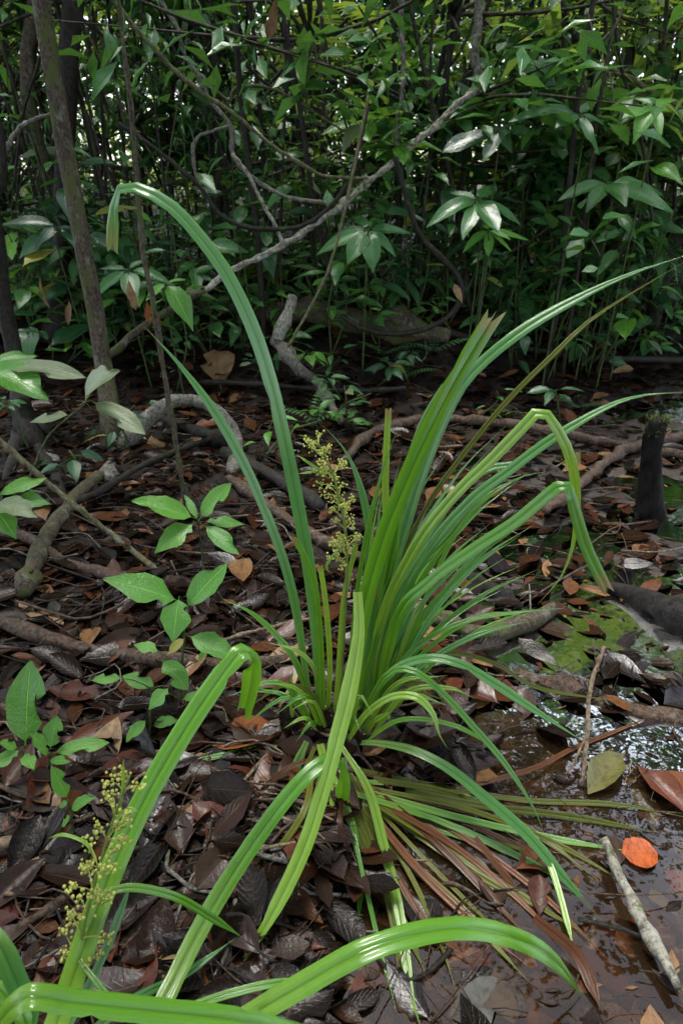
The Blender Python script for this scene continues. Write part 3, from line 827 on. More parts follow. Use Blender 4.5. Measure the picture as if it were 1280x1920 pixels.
# ================================================================== LEAF PROTOTYPES
def protos(mats, kinds, seeds, **kw):
    out = []
    for s in seeds:
        g = random.Random(s)
        k = g.choice(kinds)
        A = leaf_arrays(k, seed=s, **{a: (g.uniform(*b) if isinstance(b, tuple) else b) for a, b in kw.items()})
        out.append(A)
    return out
GREEN = protos(None, ['ellip', 'lance', 'drip', 'drip'], range(9), wid=(.24, .42), ns=8, na=4, fold=(.1, .3), droop=(.1, .35), wave=(.0, .04))
GREENB = protos(None, ['ellip', 'drip'], range(20, 24), wid=(.4, .48), ns=9, na=4, fold=(.1, .25), droop=(.08, .2), wave=(.01, .03), bite=2)
def gset(matname, arrs):
    return [mesh_np('leaf', V, F, UV, M[matname]) for V, F, UV in arrs]
GM = {k: gset(k, GREEN) for k in ('under', 'under2', 'bright', 'pale', 'yellow')}
GMB = {k: gset(k, GREENB) for k in ('bright', 'pale')}
DEADA = protos(None, ['ellip', 'ellip', 'lance', 'obov', 'drip'], range(40, 50), wid=(.34, .5), ns=7, na=4, fold=(-.1, .35), droop=(-.12, .2), curl=(-.25, .5), wave=(.01, .035), bite=1)
DM = {k: [mesh_np('fallen_leaf', V, F, UV, m) for V, F, UV in DEADA] for k, m in DEAD.items()}
LITT = protos(None, ['ellip', 'ellip', 'lance', 'obov', 'drip'], range(60, 72), wid=(.34, .52), ns=6, na=2, fold=(-.1, .25), droop=(-.1, .12), curl=(-.15, .35), wave=(.01, .03), bite=0)
BGT = protos(None, ['ellip', 'lance', 'drip'], range(80, 86), wid=(.3, .42), ns=3, na=2, fold=(.1, .3), droop=(.1, .4), wave=(0, .03))
BGT += protos(None, ['lance'], range(86, 88), wid=(.14, .2), ns=3, na=2, fold=(.1, .3), droop=(.2, .6)) + protos(None, ['round', 'ellip'], range(88, 90), wid=(.5, .65), ns=4, na=2, fold=(.1, .2), droop=(.0, .2))

def pt(a):
    """(px,py,Y) or a ready point"""
    return np.asarray(P(*a), float)

def gleaf(parent, base, tip, wid=1.0, mat='bright', bitten=False, roll=0.0, name='leaf'):
    b, t = np.asarray(base, float), np.asarray(tip, float)
    d = t - b; L = np.linalg.norm(d)
    vd = CP - b; vd /= np.linalg.norm(vd)
    up = np.array([0, 0, .75]) + vd * .5
    ms = rng.choice((GMB if bitten else GM)[mat])
    m = mtx(b, d, up, L, L * wid, roll)
    m.translation -= worldloc(parent)
    return link(name, ms, parent, m)

def stem(parent, pts, r0, r1, mat='stem', name='stem', **kw):
    return tube(name, pts, np.linspace(r0, r1, len(pts)), M[mat], parent, ring=kw.pop('ring', 5), rough=.05, **kw)

# ================================================================== HERO SEEDLINGS
def seedling(label, stempx, leaves, mat='bright', r=.004, cat_='seedling', bitten=True, group='green seedlings among the litter'):
    s0 = G(*stempx[0][:2]) if len(stempx[0]) == 2 else pt(stempx[0])
    pts = [s0]
    Y0 = s0[1]
    for q in stempx[1:]:
        pts.append(pt((q[0], q[1], q[2] if len(q) > 2 else Y0)))
    root = thing('seedling', s0 - np.array([0, 0, .01]), label, cat_, group)
    stem(root, pts, r, r * .5)
    for lf in leaves:
        (bx, by), (tx, ty), w_ = lf[:3]
        dy = lf[3] if len(lf) > 3 else 0.0
        mt = lf[4] if len(lf) > 4 else mat
        # petiole to nearest stem point
        b = pt((bx, by, Y0 + dy * .2)); t = pt((tx, ty, Y0 + dy))
        near = min(pts, key=lambda q: np.linalg.norm(q - b))
        if np.linalg.norm(near - b) > .012:
            stem(root, [near, (near + b) / 2 + np.array([0, 0, .006]), b], r * .45, r * .35, name='petiole', ring=4, seg=4)
        gleaf(root, b, t, w_, mt, bitten and mt in GMB)
    return root
seedling('bright green seedling with a leaf whorl behind the large bitten seedling', [(382, 1085), (379, 1040), (373, 985)],
         [((368, 972), (252, 930), .95, -.06), ((366, 980), (288, 1028), 1.1, -.12), ((374, 974), (428, 903), 1.0, .03), ((382, 985), (449, 1034), .95, -.1), ((380, 978), (462, 978), .7, .05), ((372, 975), (345, 925), .6, .08)])
seedling('large bright green seedling with insect-bitten leaves left of the sedge', [(338, 1330), (340, 1260), (346, 1190), (346, 1136)],
         [((338, 1128), (200, 1074), .95, -.04), ((336, 1118), (322, 1200), 1.35, -.1), ((348, 1142), (418, 1052), 1.15, .05), ((352, 1192), (446, 1226), 1.1, -.05), ((348, 1196), (312, 1226), 1.1, -.03, 'yellow'), ((302, 1236), (354, 1290), 1.25, -.06), ((300, 1222), (250, 1204), 1.0, .02), ((372, 1240), (388, 1215), .9)])
seedling('small bright seedling with low oval leaves in front of the bitten seedling', [(280, 1392), (281, 1340), (285, 1292)],
         [((232, 1272), (170, 1272), .9), ((294, 1290), (228, 1262), 1.0, .04), ((318, 1288), (276, 1328), 1.2, -.05), ((276, 1348), (234, 1390), 1.1, -.05), ((284, 1362), (336, 1344), 1.1, .02), ((340, 1312), (388, 1300), 1.0, .02)])
seedling('bright green seedling cut by the left edge beside the long pale stick', [(-40, 1040), (-25, 980), (-12, 950)],
         [((-10, 945), (62, 952), 1.2, -.08, 'pale'), ((10, 935), (96, 938), 1.0, .02), ((-5, 930), (84, 890), .9, .06), ((-10, 950), (30, 1005), 1.0, -.1)])
seedling('light green seedling with one tall upright leaf near the left edge', [(40, 1475), (42, 1440), (45, 1405)],
         [((48, 1400), (52, 1245), 1.0, .06), ((40, 1405), (-20, 1440), 1.0, -.05), ((35, 1402), (2, 1390), 1.3, -.02), ((46, 1412), (62, 1438), .9, -.06)])
seedling('torn-leaved green seedling right of the tall upright leaf', [(90, 1470), (92, 1440), (94, 1410)],
         [((95, 1405), (104, 1345), 1.4, .03), ((88, 1408), (58, 1372), 1.1), ((98, 1412), (204, 1388), .75, .03), ((92, 1425), (130, 1425), .8, -.03), ((90, 1420), (70, 1380), .9, .03)])
seedling('frail seedling with lobed torn leaves above the lower left flower stalk', [(140, 1590), (135, 1540), (128, 1500)],
         [((130, 1505), (108, 1512), 1.4), ((132, 1520), (170, 1490), 1.0), ((134, 1530), (112, 1548), 1.2), ((128, 1498), (100, 1440), .9)])
seedling('speckled pale green sapling leaning out from the left in front of the mossy trunk', [(52, 905), (90, 820), (135, 778), (160, 757)],
         [((160, 755), (186, 680), 1.75, -.1, 'pale'), ((172, 752), (272, 806), .8, -.15, 'pale'), ((135, 778), (52, 786), .75, .05, 'pale')], r=.005)
seedling('glossy pale leaved sapling entering at the left edge above the speckled sapling', [(-40, 800), (-40, 720), (-20, 690)],
         [((0, 684), (158, 698), .65, -.12, 'pale'), ((-30, 690), (80, 718), 1.3, -.2), ((-20, 680), (70, 660), .9, .1)], r=.006)
seedling('tiny green seedling beside the fern behind the tall flower stalk', [(652, 800), (650, 790)],
         [((650, 790), (700, 790), .9), ((648, 786), (612, 768), .8), ((650, 786), (668, 768), .9)], r=.003)

# ================================================================== TREES, STUMP
def tree(label, pts, rads, mat, crown_at=None, crown_r=1.2, n=0, group='tree trunks', cmat='bgleaf', lsize=.16, seed=0, moss=False, name='tree', roots=None):
    root = thing(name, pts[0], label, 'tree', group) if label else thing(name, pts[0])
    tube('trunk', pts, rads, M[mat], root, ring=10, rough=.05, seed=seed, seg=26)
    if n:
        crown(root, np.asarray(crown_at), crown_r, n, cmat, lsize, seed, np.asarray(pts[-1]))
    return root

def crown(root, c, r, n, cmat, lsize, seed, top, flat=.7):
    g = np.random.default_rng(seed + 77)
    ml = []
    parts = []
    nl = max(3, n // 40)
    tset = [[0, 1], [2, 3], [4, 5], [0, 3, 5], [6, 7], [8, 9]][int(g.integers(0, 6))]
    for k in range(nl):
        e = c + g.normal(0, .55, 3) * np.array([r, r, r * flat])
        mid = (top + e) / 2 + g.normal(0, .08, 3)
        parts.append(tube_arrays([top, mid, e], [.012, .008, .003], ring=4, seg=6))
        for q in range(n // nl):
            t = g.uniform(.35, 1.1)
            p = (1 - t) ** 2 * top + 2 * t * (1 - t) * mid + t * t * e + g.normal(0, .16, 3) * r * .7
            a = g.uniform(0, 6.28); el = g.uniform(-.75, .35)
            d = (math.cos(a) * math.cos(el), math.sin(a) * math.cos(el), math.sin(el))
            L = lsize * g.uniform(.6, 1.4)
            m = mtx(p, d, (g.normal(0, .35), g.normal(0, .35), 1), L, L * 1.05)
            m.translation -= worldloc(root)
            ml.append((int(g.choice(tset)), np.array(m)))
    o = link('crown', scatter_mesh('crown', BGT, ml, M[cmat]), root)
    V, F, UV = cat(parts)
    link('limbs', mesh_np('limbs', V - np.array(worldloc(root)), F, UV, M['bgbark']), o)
    return o

t1 = [G(214, 840)] + [P(a, b, y) for a, b, y in [(196, 700, 3.2), (176, 560, 3.22), (151, 430, 3.24), (126, 300, 3.26), (100, 150, 3.28), (72, -40, 3.3), (20, -500, 3.3)]] + [np.array([-1.9, 3.6, 5.6])]
tree('slender mossy grey-brown tree trunk standing at the left, nearest of the trunks', t1, [.055, .042, .039, .037, .035, .034, .033, .03, .02], 'bark_mossy', (-1.9, 3.6, 5.9), 1.6, 260, seed=3)
t2 = [G(112, 640)] + [P(a, b, 4.6) for a, b in [(118, 480), (121, 330), (126, 200), (130, 80), (138, -40), (150, -400)]] + [np.array([-2.0, 4.8, 6.0])]
tree('dark straight tree trunk just behind the mossy trunk', t2, [.075, .062, .056, .054, .054, .052, .048, .03], 'bark_dark', (-2.0, 4.8, 6.3), 1.6, 260, seed=4)
t3 = [G(70, 850), G(48, 790, .12)] + [P(a, b, 3.5) for a, b in [(34, 700), (18, 620), (4, 520), (-14, 380), (-60, 100)]] + [np.array([-2.6, 3.6, 5.0])]
tr3 = tree('dark flared tree trunk at the left edge with roots spreading on the litter', t3, [.06, .052, .042, .038, .036, .034, .032, .02], 'bark_dark', (-2.6, 3.6, 5.3), 1.4, 200, seed=5)
for px in ([(52, 790), (80, 850), (110, 900), (120, 930)], [(45, 770), (75, 800), (110, 830)], [(40, 790), (30, 850), (10, 900)]):
    tube('root', [G(a, b, .02) for a, b in px], np.linspace(.04, .012, len(px)), M['bark_dark'], tr3, seed=int(px[0][0]))
# thin moss-clad stem
t4 = [G(354, 965)] + [P(a, b, y) for a, b, y in [(335, 862, 2.3), (318, 760, 2.32), (301, 650, 2.34), (286, 560, 2.36), (271, 480, 2.38), (258, 350, 2.4), (246, 200, 2.4), (222, 0, 2.4), (190, -300, 2.4)]]
t4r = thing('sapling_stem', t4[0], 'thin moss-clad sapling stem rising behind the bitten seedlings', 'sapling')
tube('trunk', t4, np.linspace(.011, .006, len(t4)), M['bark_mossy'], t4r, rough=.2, seed=8, seg=40)
S4 = catmull(np.array(t4), 80)
parts = []
for k in range(220):
    p = S4[rng.randrange(2, 76)] + np.array([rng.gauss(0, .009), rng.gauss(0, .009), rng.gauss(0, .02)])
    parts.append(tube_arrays([p, p + np.array([rng.gauss(0, .008), rng.gauss(0, .008), rng.uniform(-.012, .006)])], [.003, .001], ring=4, seg=3, seed=k))
V, F, UV = cat(parts)
tag(link('moss', mesh_np('moss', V - np.array(t4[0]), F, UV, M['moss']), t4r), kind='stuff')

# black stump standing in the water
sb_ = G(1212, 968)
st = thing('tree_stump', sb_, 'black broken stump standing upright in the stream at the right edge', 'stump')
sp = [sb_ - np.array([0, 0, .05]), sb_ + np.array([0, 0, .01]), P(1216, 910, sb_[1]), P(1222, 850, sb_[1]), P(1232, 786, sb_[1])]
tube('trunk', sp, [.065, .055, .042, .039, .037], M['bark_black'], st, ring=16, rough=.10, seed=21, seg=8, bead=.15)
tp = sp[-1]
for k in range(7):
    a = k * .9; p = tp + np.array([math.cos(a) * .03, math.sin(a) * .03, -.01])
    tube('splinter', [p, p + np.array([0, 0, .025 * rng.uniform(.3, 1.3)])], [.012, .003], M['bark_black'], st, ring=4, seg=3, seed=k)
parts = []
for k in range(160):
    a = rng.uniform(0, 6.28); r = .043 * math.sqrt(rng.random())
    p = tp + np.array([math.cos(a) * r, math.sin(a) * r, rng.uniform(-.06, .006) if r > .035 else 0])
    parts.append(tube_arrays([p, p + np.array([rng.gauss(0, .006), rng.gauss(0, .006), rng.uniform(.003, .014)])], [.003, .001], ring=4, seg=3, seed=k))
V, F, UV = cat(parts)
tag(link('moss', mesh_np('moss', V - np.array(sb_), F, UV, M['moss']), st), kind='stuff')

# ================================================================== LIANAS AND BRANCHES (things with their own depth)
def wood(name, label, pts, rad, mat, cat_, group=None, seed=0, **kw):
    o = tube(name, pts, rad, M[mat], None, seed=seed, **kw)
    return tag(o, label, cat_, group)

def air(px, Y, Y2=None):
    return [np.array(P(a, b, y)) for a, b, y in fl(px, Y, Y if Y2 is None else Y2)]

def gnd(px, lift):
    out = []
    for a, b in px:
        g_ = G(a, b)
        if g_[2] < -.012:
            d = ray(a, b); g_ = CP + d * ((-.012 - CAM_H) / d[2])
        out.append(g_ + np.array([0, 0, lift]))
    return out

LI = 'lianas hanging through the undergrowth'
def strands(name, label, pts, R_, r, turns, mat, cat_, n=2, seed=0):
    """rope of twisted stems: one thing, each strand a part"""
    pts = np.array(pts); root = thing(name, pts[0], label, cat_, LI)
    C = catmull(pts, 90); T, N, B = frames(C)
    for k in range(n):
        a = np.linspace(0, turns * 6.283, 90) + k * 6.283 / n
        a = a + .7 * np.sin(np.linspace(0, 9, 90) + seed)
        S = C + (N * np.cos(a)[:, None] + B * np.sin(a)[:, None]) * R_ * (.8 if k == 0 else 1.15)
        tube('strand', S[::2], r * (1.1 - .5 * k), M[mat], root, ring=8, seg=90, rough=.11, seed=seed + k)
    return root
strands('twisted_liana', 'thick pale twisted rope-like liana slanting across the middle distance', air([(908, 152), (850, 203), (800, 250), (745, 297), (690, 342), (640, 385), (590, 420), (530, 460), (470, 490), (420, 515), (380, 548)], 4.3, 3.9), .008, .014, 6.5, 'bark_pale', 'liana', 2, 31)
wood('fallen_branch', 'pale lichened branch running down from the twisted liana to the mossy trunk', air([(384, 545), (350, 562), (310, 588), (265, 615), (222, 652), (190, 668)], 3.9, 3.75), [.018, .02, .022, .023, .024, .02], 'bark_mossy', 'branch', seed=33)
strands('twisted_liana', 'grey twisted stem rising from the top end of the pale twisted liana', air([(905, 160), (890, 110), (893, 60), (900, 0), (905, -80), (915, -300)], 4.3, 4.4), .010, .018, 3, 'bark_grey', 'liana', 2, 35)
for k, (lab, px, y0, y1, r, mt) in enumerate([
 ('long olive liana running diagonally down from the top left', [(190, -60), (215, 0), (260, 60), (320, 125), (380, 175), (440, 215), (500, 265), (560, 305), (610, 330), (690, 334)], 3.3, 3.8, .014, 'bark_olive'),
 ('grey liana sagging below the long olive liana into the shrubs', [(290, -60), (302, 0), (332, 50), (345, 100), (370, 140), (395, 190), (432, 238), (436, 290), (462, 322), (492, 346), (540, 370), (610, 380)], 3.9, 3.9, .016, 'bark_grey'),
 ('dark looping liana rising to the twisted liana from the left', [(222, 232), (280, 270), (330, 310), (375, 350), (410, 400), (450, 422), (500, 430), (560, 425), (605, 400), (655, 338), (690, 200)], 3.7, 3.8, .016, 'bark_dark'),
 ('short hooked liana hanging off the grey sagging liana', [(432, 236), (400, 245), (372, 257), (362, 282), (370, 335), (392, 378)], 3.8, 3.75, .013, 'bark_grey'),
 ('knotted pale liana dropping to the twisted liana', [(436, 290), (462, 322), (478, 352), (500, 395), (515, 420), (530, 456)], 3.75, 3.8, .014, 'bark_pale'),
 ('black sinuous liana snaking down behind the fern', [(740, 295), (755, 345), (768, 395), (790, 445), (825, 482), (857, 515), (866, 550), (850, 585), (820, 606), (780, 622), (720, 626), (670, 611), (640, 590)], 4.0, 3.9, .024, 'bark_dark'),
 ('olive branch arching across the upper right', [(800, 300), (845, 235), (900, 195), (960, 155), (1030, 128), (1090, 119), (1150, 132), (1210, 165), (1300, 215)], 4.8, 4.4, .02, 'bark_olive'),
 ('thick dark bough crossing at the top right', [(905, 92), (950, 84), (1000, 70), (1070, 45), (1130, 25), (1200, -20)], 5.6, 5.8, .05, 'bark_dark'),
 ('dark crooked stem descending from the top right', [(1040, -60), (1050, 0), (1072, 58), (1100, 100), (1112, 150), (1118, 230), (1108, 320), (1095, 420)], 4.6, 4.5, .03, 'bark_dark'),
 ('pale straight stem hanging near the top centre', [(752, -60), (752, 40), (756, 120), (752, 185), (742, 240), (744, 290)], 4.6, 4.4, .022, 'bark_grey'),
 ('thin dark liana curving through the upper left stems', [(330, 30), (390, 50), (440, 90), (490, 150), (560, 190), (620, 225)], 4.4, 4.6, .012, 'bark_dark'),
 ('thin olive liana looping beneath the long diagonal liana', [(380, 150), (432, 190), (435, 170), (470, 160), (520, 170), (580, 205), (650, 250)], 4.3, 4.4, .011, 'bark_olive'),
 ('thin pale stem leaning steeply below the twisted liana', [(690, 180), (660, 330), (635, 440), (610, 520), (585, 570), (540, 650)], 3.5, 3.3, .012, 'bark_olive'),
 ('slim grey liana rising at the far left edge', [(-10, 330), (30, 250), (70, 222), (110, 218), (100, 260)], 3.9, 3.9, .018, 'bark_grey'),
 ('dark slanting liana across the upper left', [(140, 0), (165, 80), (180, 140), (205, 215)], 3.9, 4.1, .016, 'bark_dark'),
 ('black thin stem hanging in the centre left', [(300, 40), (355, 150), (400, 250), (440, 330)], 4.6, 4.7, .012, 'bark_dark'),
 ('thin wiry vine trailing at the right of the top', [(1100, 20), (1120, 90), (1145, 150), (1150, 210)], 4.2, 4.2, .005, 'bark_tan'),
 ('dark branch poking up through leaves at the lower right of the shrubs', [(960, 470), (1010, 440), (1050, 405), (1100, 380)], 4.6, 4.8, .016, 'bark_brown'),
]):
    wood('liana', lab, air(px, y0, y1), r * .66 * np.array([rng.uniform(.8, 1.2) for _ in px]), mt, 'liana', LI, seed=40 + k, rough=.09, ring=7, seg=44)

for k in range(46):
    px = rng.uniform(-40, 1320); Y = rng.uniform(4.2, 7.5); dx = rng.gauss(0, 120); y1_ = rng.uniform(150, 480)
    pts = air([(px, -80), (px + dx * .3 + rng.gauss(0, 15), y1_ * .25), (px + dx * .7 + rng.gauss(0, 20), y1_ * .6), (px + dx, y1_)], Y, Y + rng.uniform(-.4, .4))
    mt, cw = rng.choice([('bark_dark', 'black'), ('bark_dark', 'black'), ('bgbark', 'dark brown'), ('bark_olive', 'olive')])
    o = wood('hanging_vine', None, pts, rng.uniform(.005, .014), mt, 'vine', 'thin vines hanging in the background', seed=1500 + k, ring=6, seg=22)
    AUTO.append((o, 'thin ' + cw + ' vine', px + dx * .5, y1_ * .45))
for k in range(44):
    px = rng.uniform(0, 1280); Y = rng.uniform(4.2, 6.2); x = P(px, 250, Y)[0]; ln = rng.gauss(0, .1)
    b = np.array([x, Y, th(x, Y)]); H = rng.uniform(2.4, 3.6)
    pts = [b + np.array([ln * H * t + rng.gauss(0, .02), rng.gauss(0, .02), H * t]) for t in np.linspace(0, 1, 6)]
    o = wood('sapling_stem', None, pts, np.linspace(1, .7, 6) * rng.uniform(.007, .019), rng.choice(['bark_dark', 'bark_dark', 'bgbark']), 'sapling', 'bare upright stems in the thicket', seed=1700 + k, ring=6, seg=16, bead=.4)
    q = proj(pts[3]); AUTO.append((o, 'thin bare upright stem', q[0], q[1]))
FBG = 'fallen branches on the forest floor'
def lg(px, lift): return gnd(px, lift)
for k, (nm, lab, pts, r, mt) in enumerate([
 ('fallen_log', 'dark mossy log lying across the floor under the twisted liana', lg([(350, 578), (420, 588), (500, 598), (580, 606), (660, 616), (760, 634), (840, 648)], .06), [.05, .066, .07, .068, .066, .06, .045], 'bark_mossy'),
 ('fallen_branch', 'upright white peeling branch stub beside the dark mossy log', [P(548, 553, 3.98), P(544, 570, 3.98), P(538, 595, 3.95), P(519, 636, 3.9)], [.026, .032, .03, .034], 'bark_pale'),
 ('fallen_branch', 'pale branch sloping down to the litter below the white stub', [P(512, 638, 3.92), P(532, 655, 3.85), P(556, 688, 3.75)] + lg([(592, 725), (640, 800)], .03), [.03, .034, .032, .03, .022], 'bark_grey'),
 ('fallen_branch', 'lichened branch arching over the litter in front of the mossy trunk', [G(200, 905), P(214, 862, 2.9), P(250, 812, 2.92), P(300, 767, 2.95), P(345, 747, 3.0), P(390, 757, 3.0), P(426, 792, 2.98), P(440, 830, 2.95), G(436, 892)], [.034, .034, .033, .031, .03, .03, .032, .034, .03], 'bark_grey'),
 ('fallen_branch', 'long pale pole slanting in from the left edge', [P(-30, 800, 2.1), P(90, 905, 2.05), P(150, 955, 2.0), P(220, 1010, 1.98), G(335, 1102, .01)], .0095, 'bark_olive'),
 ('fallen_branch', 'mossy dark branch leaning across the litter at the far left', lg([(50, 1125), (80, 1045), (105, 1000), (140, 955), (185, 905)], .03), .026, 'bark_mossy'),
 ('fallen_branch', 'brown crooked branch behind the left seedlings', lg([(-10, 1005), (50, 1020), (120, 1062), (180, 1085), (240, 1105), (290, 1125)], .025), .019, 'bark_brown'),
 ('fallen_branch', 'thick brown branch lying level from the left edge to the sedge', lg([(-30, 1165), (70, 1205), (150, 1228), (220, 1246), (320, 1250), (430, 1262), (520, 1256), (570, 1248)], .025), [.021, .022, .021, .02, .02, .019, .017, .012], 'bark_brown'),
 ('fallen_branch', 'bent mossy branch touching the water right of the sedge', lg([(700, 1200), (770, 1176), (830, 1180), (880, 1208), (930, 1208), (985, 1185), (1035, 1160)], .035), [.018, .022, .024, .026, .026, .025, .022], 'bark_mossy'),
 ('fallen_branch', 'straight black branch sloping over the right bank', lg([(970, 650), (1080, 608), (1180, 582), (1310, 560)], .1), .028, 'bark_dark'),
 ('fallen_branch', 'long smooth dark root crossing the right bank', lg([(800, 630), (860, 645), (960, 662), (1040, 677), (1120, 686), (1310, 690)], .05), .022, 'bark_dark'),
 ('fallen_branch', 'long grey branch reaching from the litter over the stream', lg([(640, 880), (690, 826), (760, 804), (850, 796), (950, 804), (1050, 824), (1150, 842), (1310, 870)], .03), [.018, .024, .027, .026, .026, .025, .024, .024], 'bark_brown'),
 ('fallen_branch', 'brown knobbly branch leaning from the stream past the black stump', lg([(1020, 975), (1090, 920), (1140, 876), (1190, 850), (1310, 826)], .04), [.016, .022, .024, .025, .025], 'bark_brown'),
 ('rotten_log', 'black rotten log jutting from the right edge over the stream', lg([(1130, 1112), (1180, 1128), (1230, 1155), (1320, 1205)], .03), [.012, .034, .04, .042], 'bark_rotten'),
 ('rotten_log', 'short black rotten log half sunk between sedge and stream', lg([(872, 1095), (905, 1108), (940, 1128), (975, 1148)], .02), [.024, .028, .026, .01], 'bark_rotten'),
 ('rotten_log', 'long muddy log sunk along the stream bed at the right', lg([(960, 1268), (1040, 1290), (1120, 1320), (1220, 1345), (1320, 1362)], .0), [.02, .026, .027, .03, .03], 'bark_brown'),
 ('fallen_branch', 'pale bleached stick standing out of the water at lower right', lg([(1126, 1604), (1165, 1690), (1200, 1765), (1235, 1825), (1262, 1880)], .04), [.0085, .0105, .0115, .011, .006], 'bark_pale'),
 ('fallen_branch', 'thin tan forked twig standing over the right side of the stream', [P(1132, 1212, 1.32), P(1106, 1290, 1.25), P(1100, 1380, 1.17), P(1090, 1475, 1.09)], .005, 'bark_tan'),
 ('fallen_log', 'dark decaying branch lying behind the flower stalk', lg([(420, 862), (500, 900), (560, 935), (600, 965)], .03), .03, 'bark_dark'),
 ('fallen_log', 'grey-brown branch running toward the sedge from behind', lg([(430, 905), (500, 955), (580, 1010), (660, 1050), (730, 1075)], .02), [.018, .02, .021, .02, .014], 'bark_brown'),
 ('fallen_branch', 'dark thin branch lying behind the arched branch', lg([(250, 790), (320, 800), (400, 830), (460, 850)], .03), .03, 'bark_dark'),
 ('fallen_branch', 'black slender branch crossing the litter below the arched branch', lg([(130, 960), (190, 935), (270, 885), (350, 850), (430, 826)], .03), .013, 'bark_dark'),
 ('fallen_branch', 'straight dark branch lying level below the white stub', lg([(380, 732), (460, 735), (560, 742), (650, 750), (760, 745)], .05), .014, 'bark_dark'),
 ('fallen_branch', 'pale twig lying across the litter toward the sedge base', lg([(400, 1225), (460, 1205), (540, 1185), (600, 1172)], .03), .005, 'bark_tan'),
 ('fallen_branch', 'weathered grey stick at the left edge beside the flower stalk', lg([(-20, 1605), (40, 1590), (90, 1575), (122, 1562)], .02), .012, 'bark_tan'),
 ('fallen_branch', 'bent grey stick lying below the red-brown leaf', lg([(400, 1600), (385, 1650), (340, 1710), (290, 1745), (235, 1800)], .02), .0075, 'bark_brown'),
 ('fallen_branch', 'dark stick beneath the arching foreground leaf at left', lg([(290, 1690), (265, 1750), (225, 1790)], .02), .009, 'bark_brown'),
 ('fallen_branch', 'splintered reddish stick in the lower left corner', lg([(0, 1780), (60, 1740), (120, 1700), (150, 1660)], .02), .008, 'bark_brown'),
 ('fallen_branch', 'split brown wood piece at the bottom centre', lg([(540, 1920), (590, 1860), (625, 1800)], .012), .013, 'bark_brown'),
]):
    o = wood(nm, lab, pts, r, mt, 'log' if 'log' in nm else 'branch', FBG, seed=70 + k, rough=.14 if nm == 'rotten_log' else .1, knots=2, ring=12 if 'log' in nm else 7, **({'seg': 8, 'bead': .3} if nm == 'rotten_log' else {}))
# fork of the tan twig
wood('fallen_branch', 'short tan side twig hanging off the forked twig over the stream', [P(1102, 1370, 1.18), P(1080, 1420, 1.13), P(1062, 1450, 1.1)], .003, 'bark_tan', 'branch', FBG, seed=120)

# ================================================================== UNDERSTORY SHRUBS with single leaves
SHRUBS = 'leafy shrubs of the undergrowth'
def shrub(px, py, Y, n, L, mat, style, desc=None, label=None, seed=0):
    g = random.Random(seed * 31 + 5)
    head = np.array(P(px, py, Y))
    gz = th(head[0], head[1])
    bx, by = head[0] + g.uniform(-.12, .12), head[1] + g.uniform(.0, .15)
    base = np.array([bx, by, th(bx, by)])
    if head[2] < base[2] + .12: head[2] = base[2] + .12
    root = thing('shrub', base - np.array([0, 0, .01]))
    nst = 1 if style == 'whorl' else 2
    heads = []
    for q in range(nst):
        h2 = head if q == 0 else base + (head - base) * g.uniform(.45, .75) + np.array([g.uniform(-.22, .22), g.uniform(-.15, .15), 0])
        mid = (base + h2) / 2 + np.array([g.uniform(-.08, .08), g.uniform(-.08, .08), .02])
        stem(root, [base, mid, h2], .006, .003, seed=seed + q, seg=9, mat='stem')
        heads.append((mid, h2))
    for k in range(n):
        mid, h2 = heads[k % nst]
        if style == 'whorl':
            a = 6.283 * k / n + g.uniform(-.3, .3); p = head + np.array([0, 0, -.012 * (k % 3)]); el = g.uniform(-.35, .25)
        else:
            t = 1 - .8 * (k / n)
            p = (1 - t) ** 2 * base + 2 * t * (1 - t) * mid + t * t * h2
            a = k * 2.4 + g.uniform(-.4, .4); el = g.uniform(-.45, .3)
        pl = L * g.uniform(.1, .6 if style != 'whorl' else .15)
        d = np.array([math.cos(a) * math.cos(el), math.sin(a) * math.cos(el), math.sin(el)])
        b = p + d * pl + np.array([0, 0, pl * .25])
        if pl > .05:
            stem(root, [p, b], .003, .002, name='petiole', ring=4, seg=3)
        ll = L * g.uniform(.75, 1.2)
        mm = mat if g.random() > .04 else g.choice(['yellow', 'pale'])
        m = mtx(b, d, (g.gauss(0, .28), g.gauss(-.15, .28), 1), ll, ll * g.uniform(.95, 1.3))
        m.translation -= worldloc(root)
        link('leaf', g.choice(GM[mm]), root, m)
    if label: tag(root, label, 'shrub', SHRUBS)
    else: auto(root, desc or 'glossy green leafy shrub', head, 'shrub', SHRUBS)
    return root
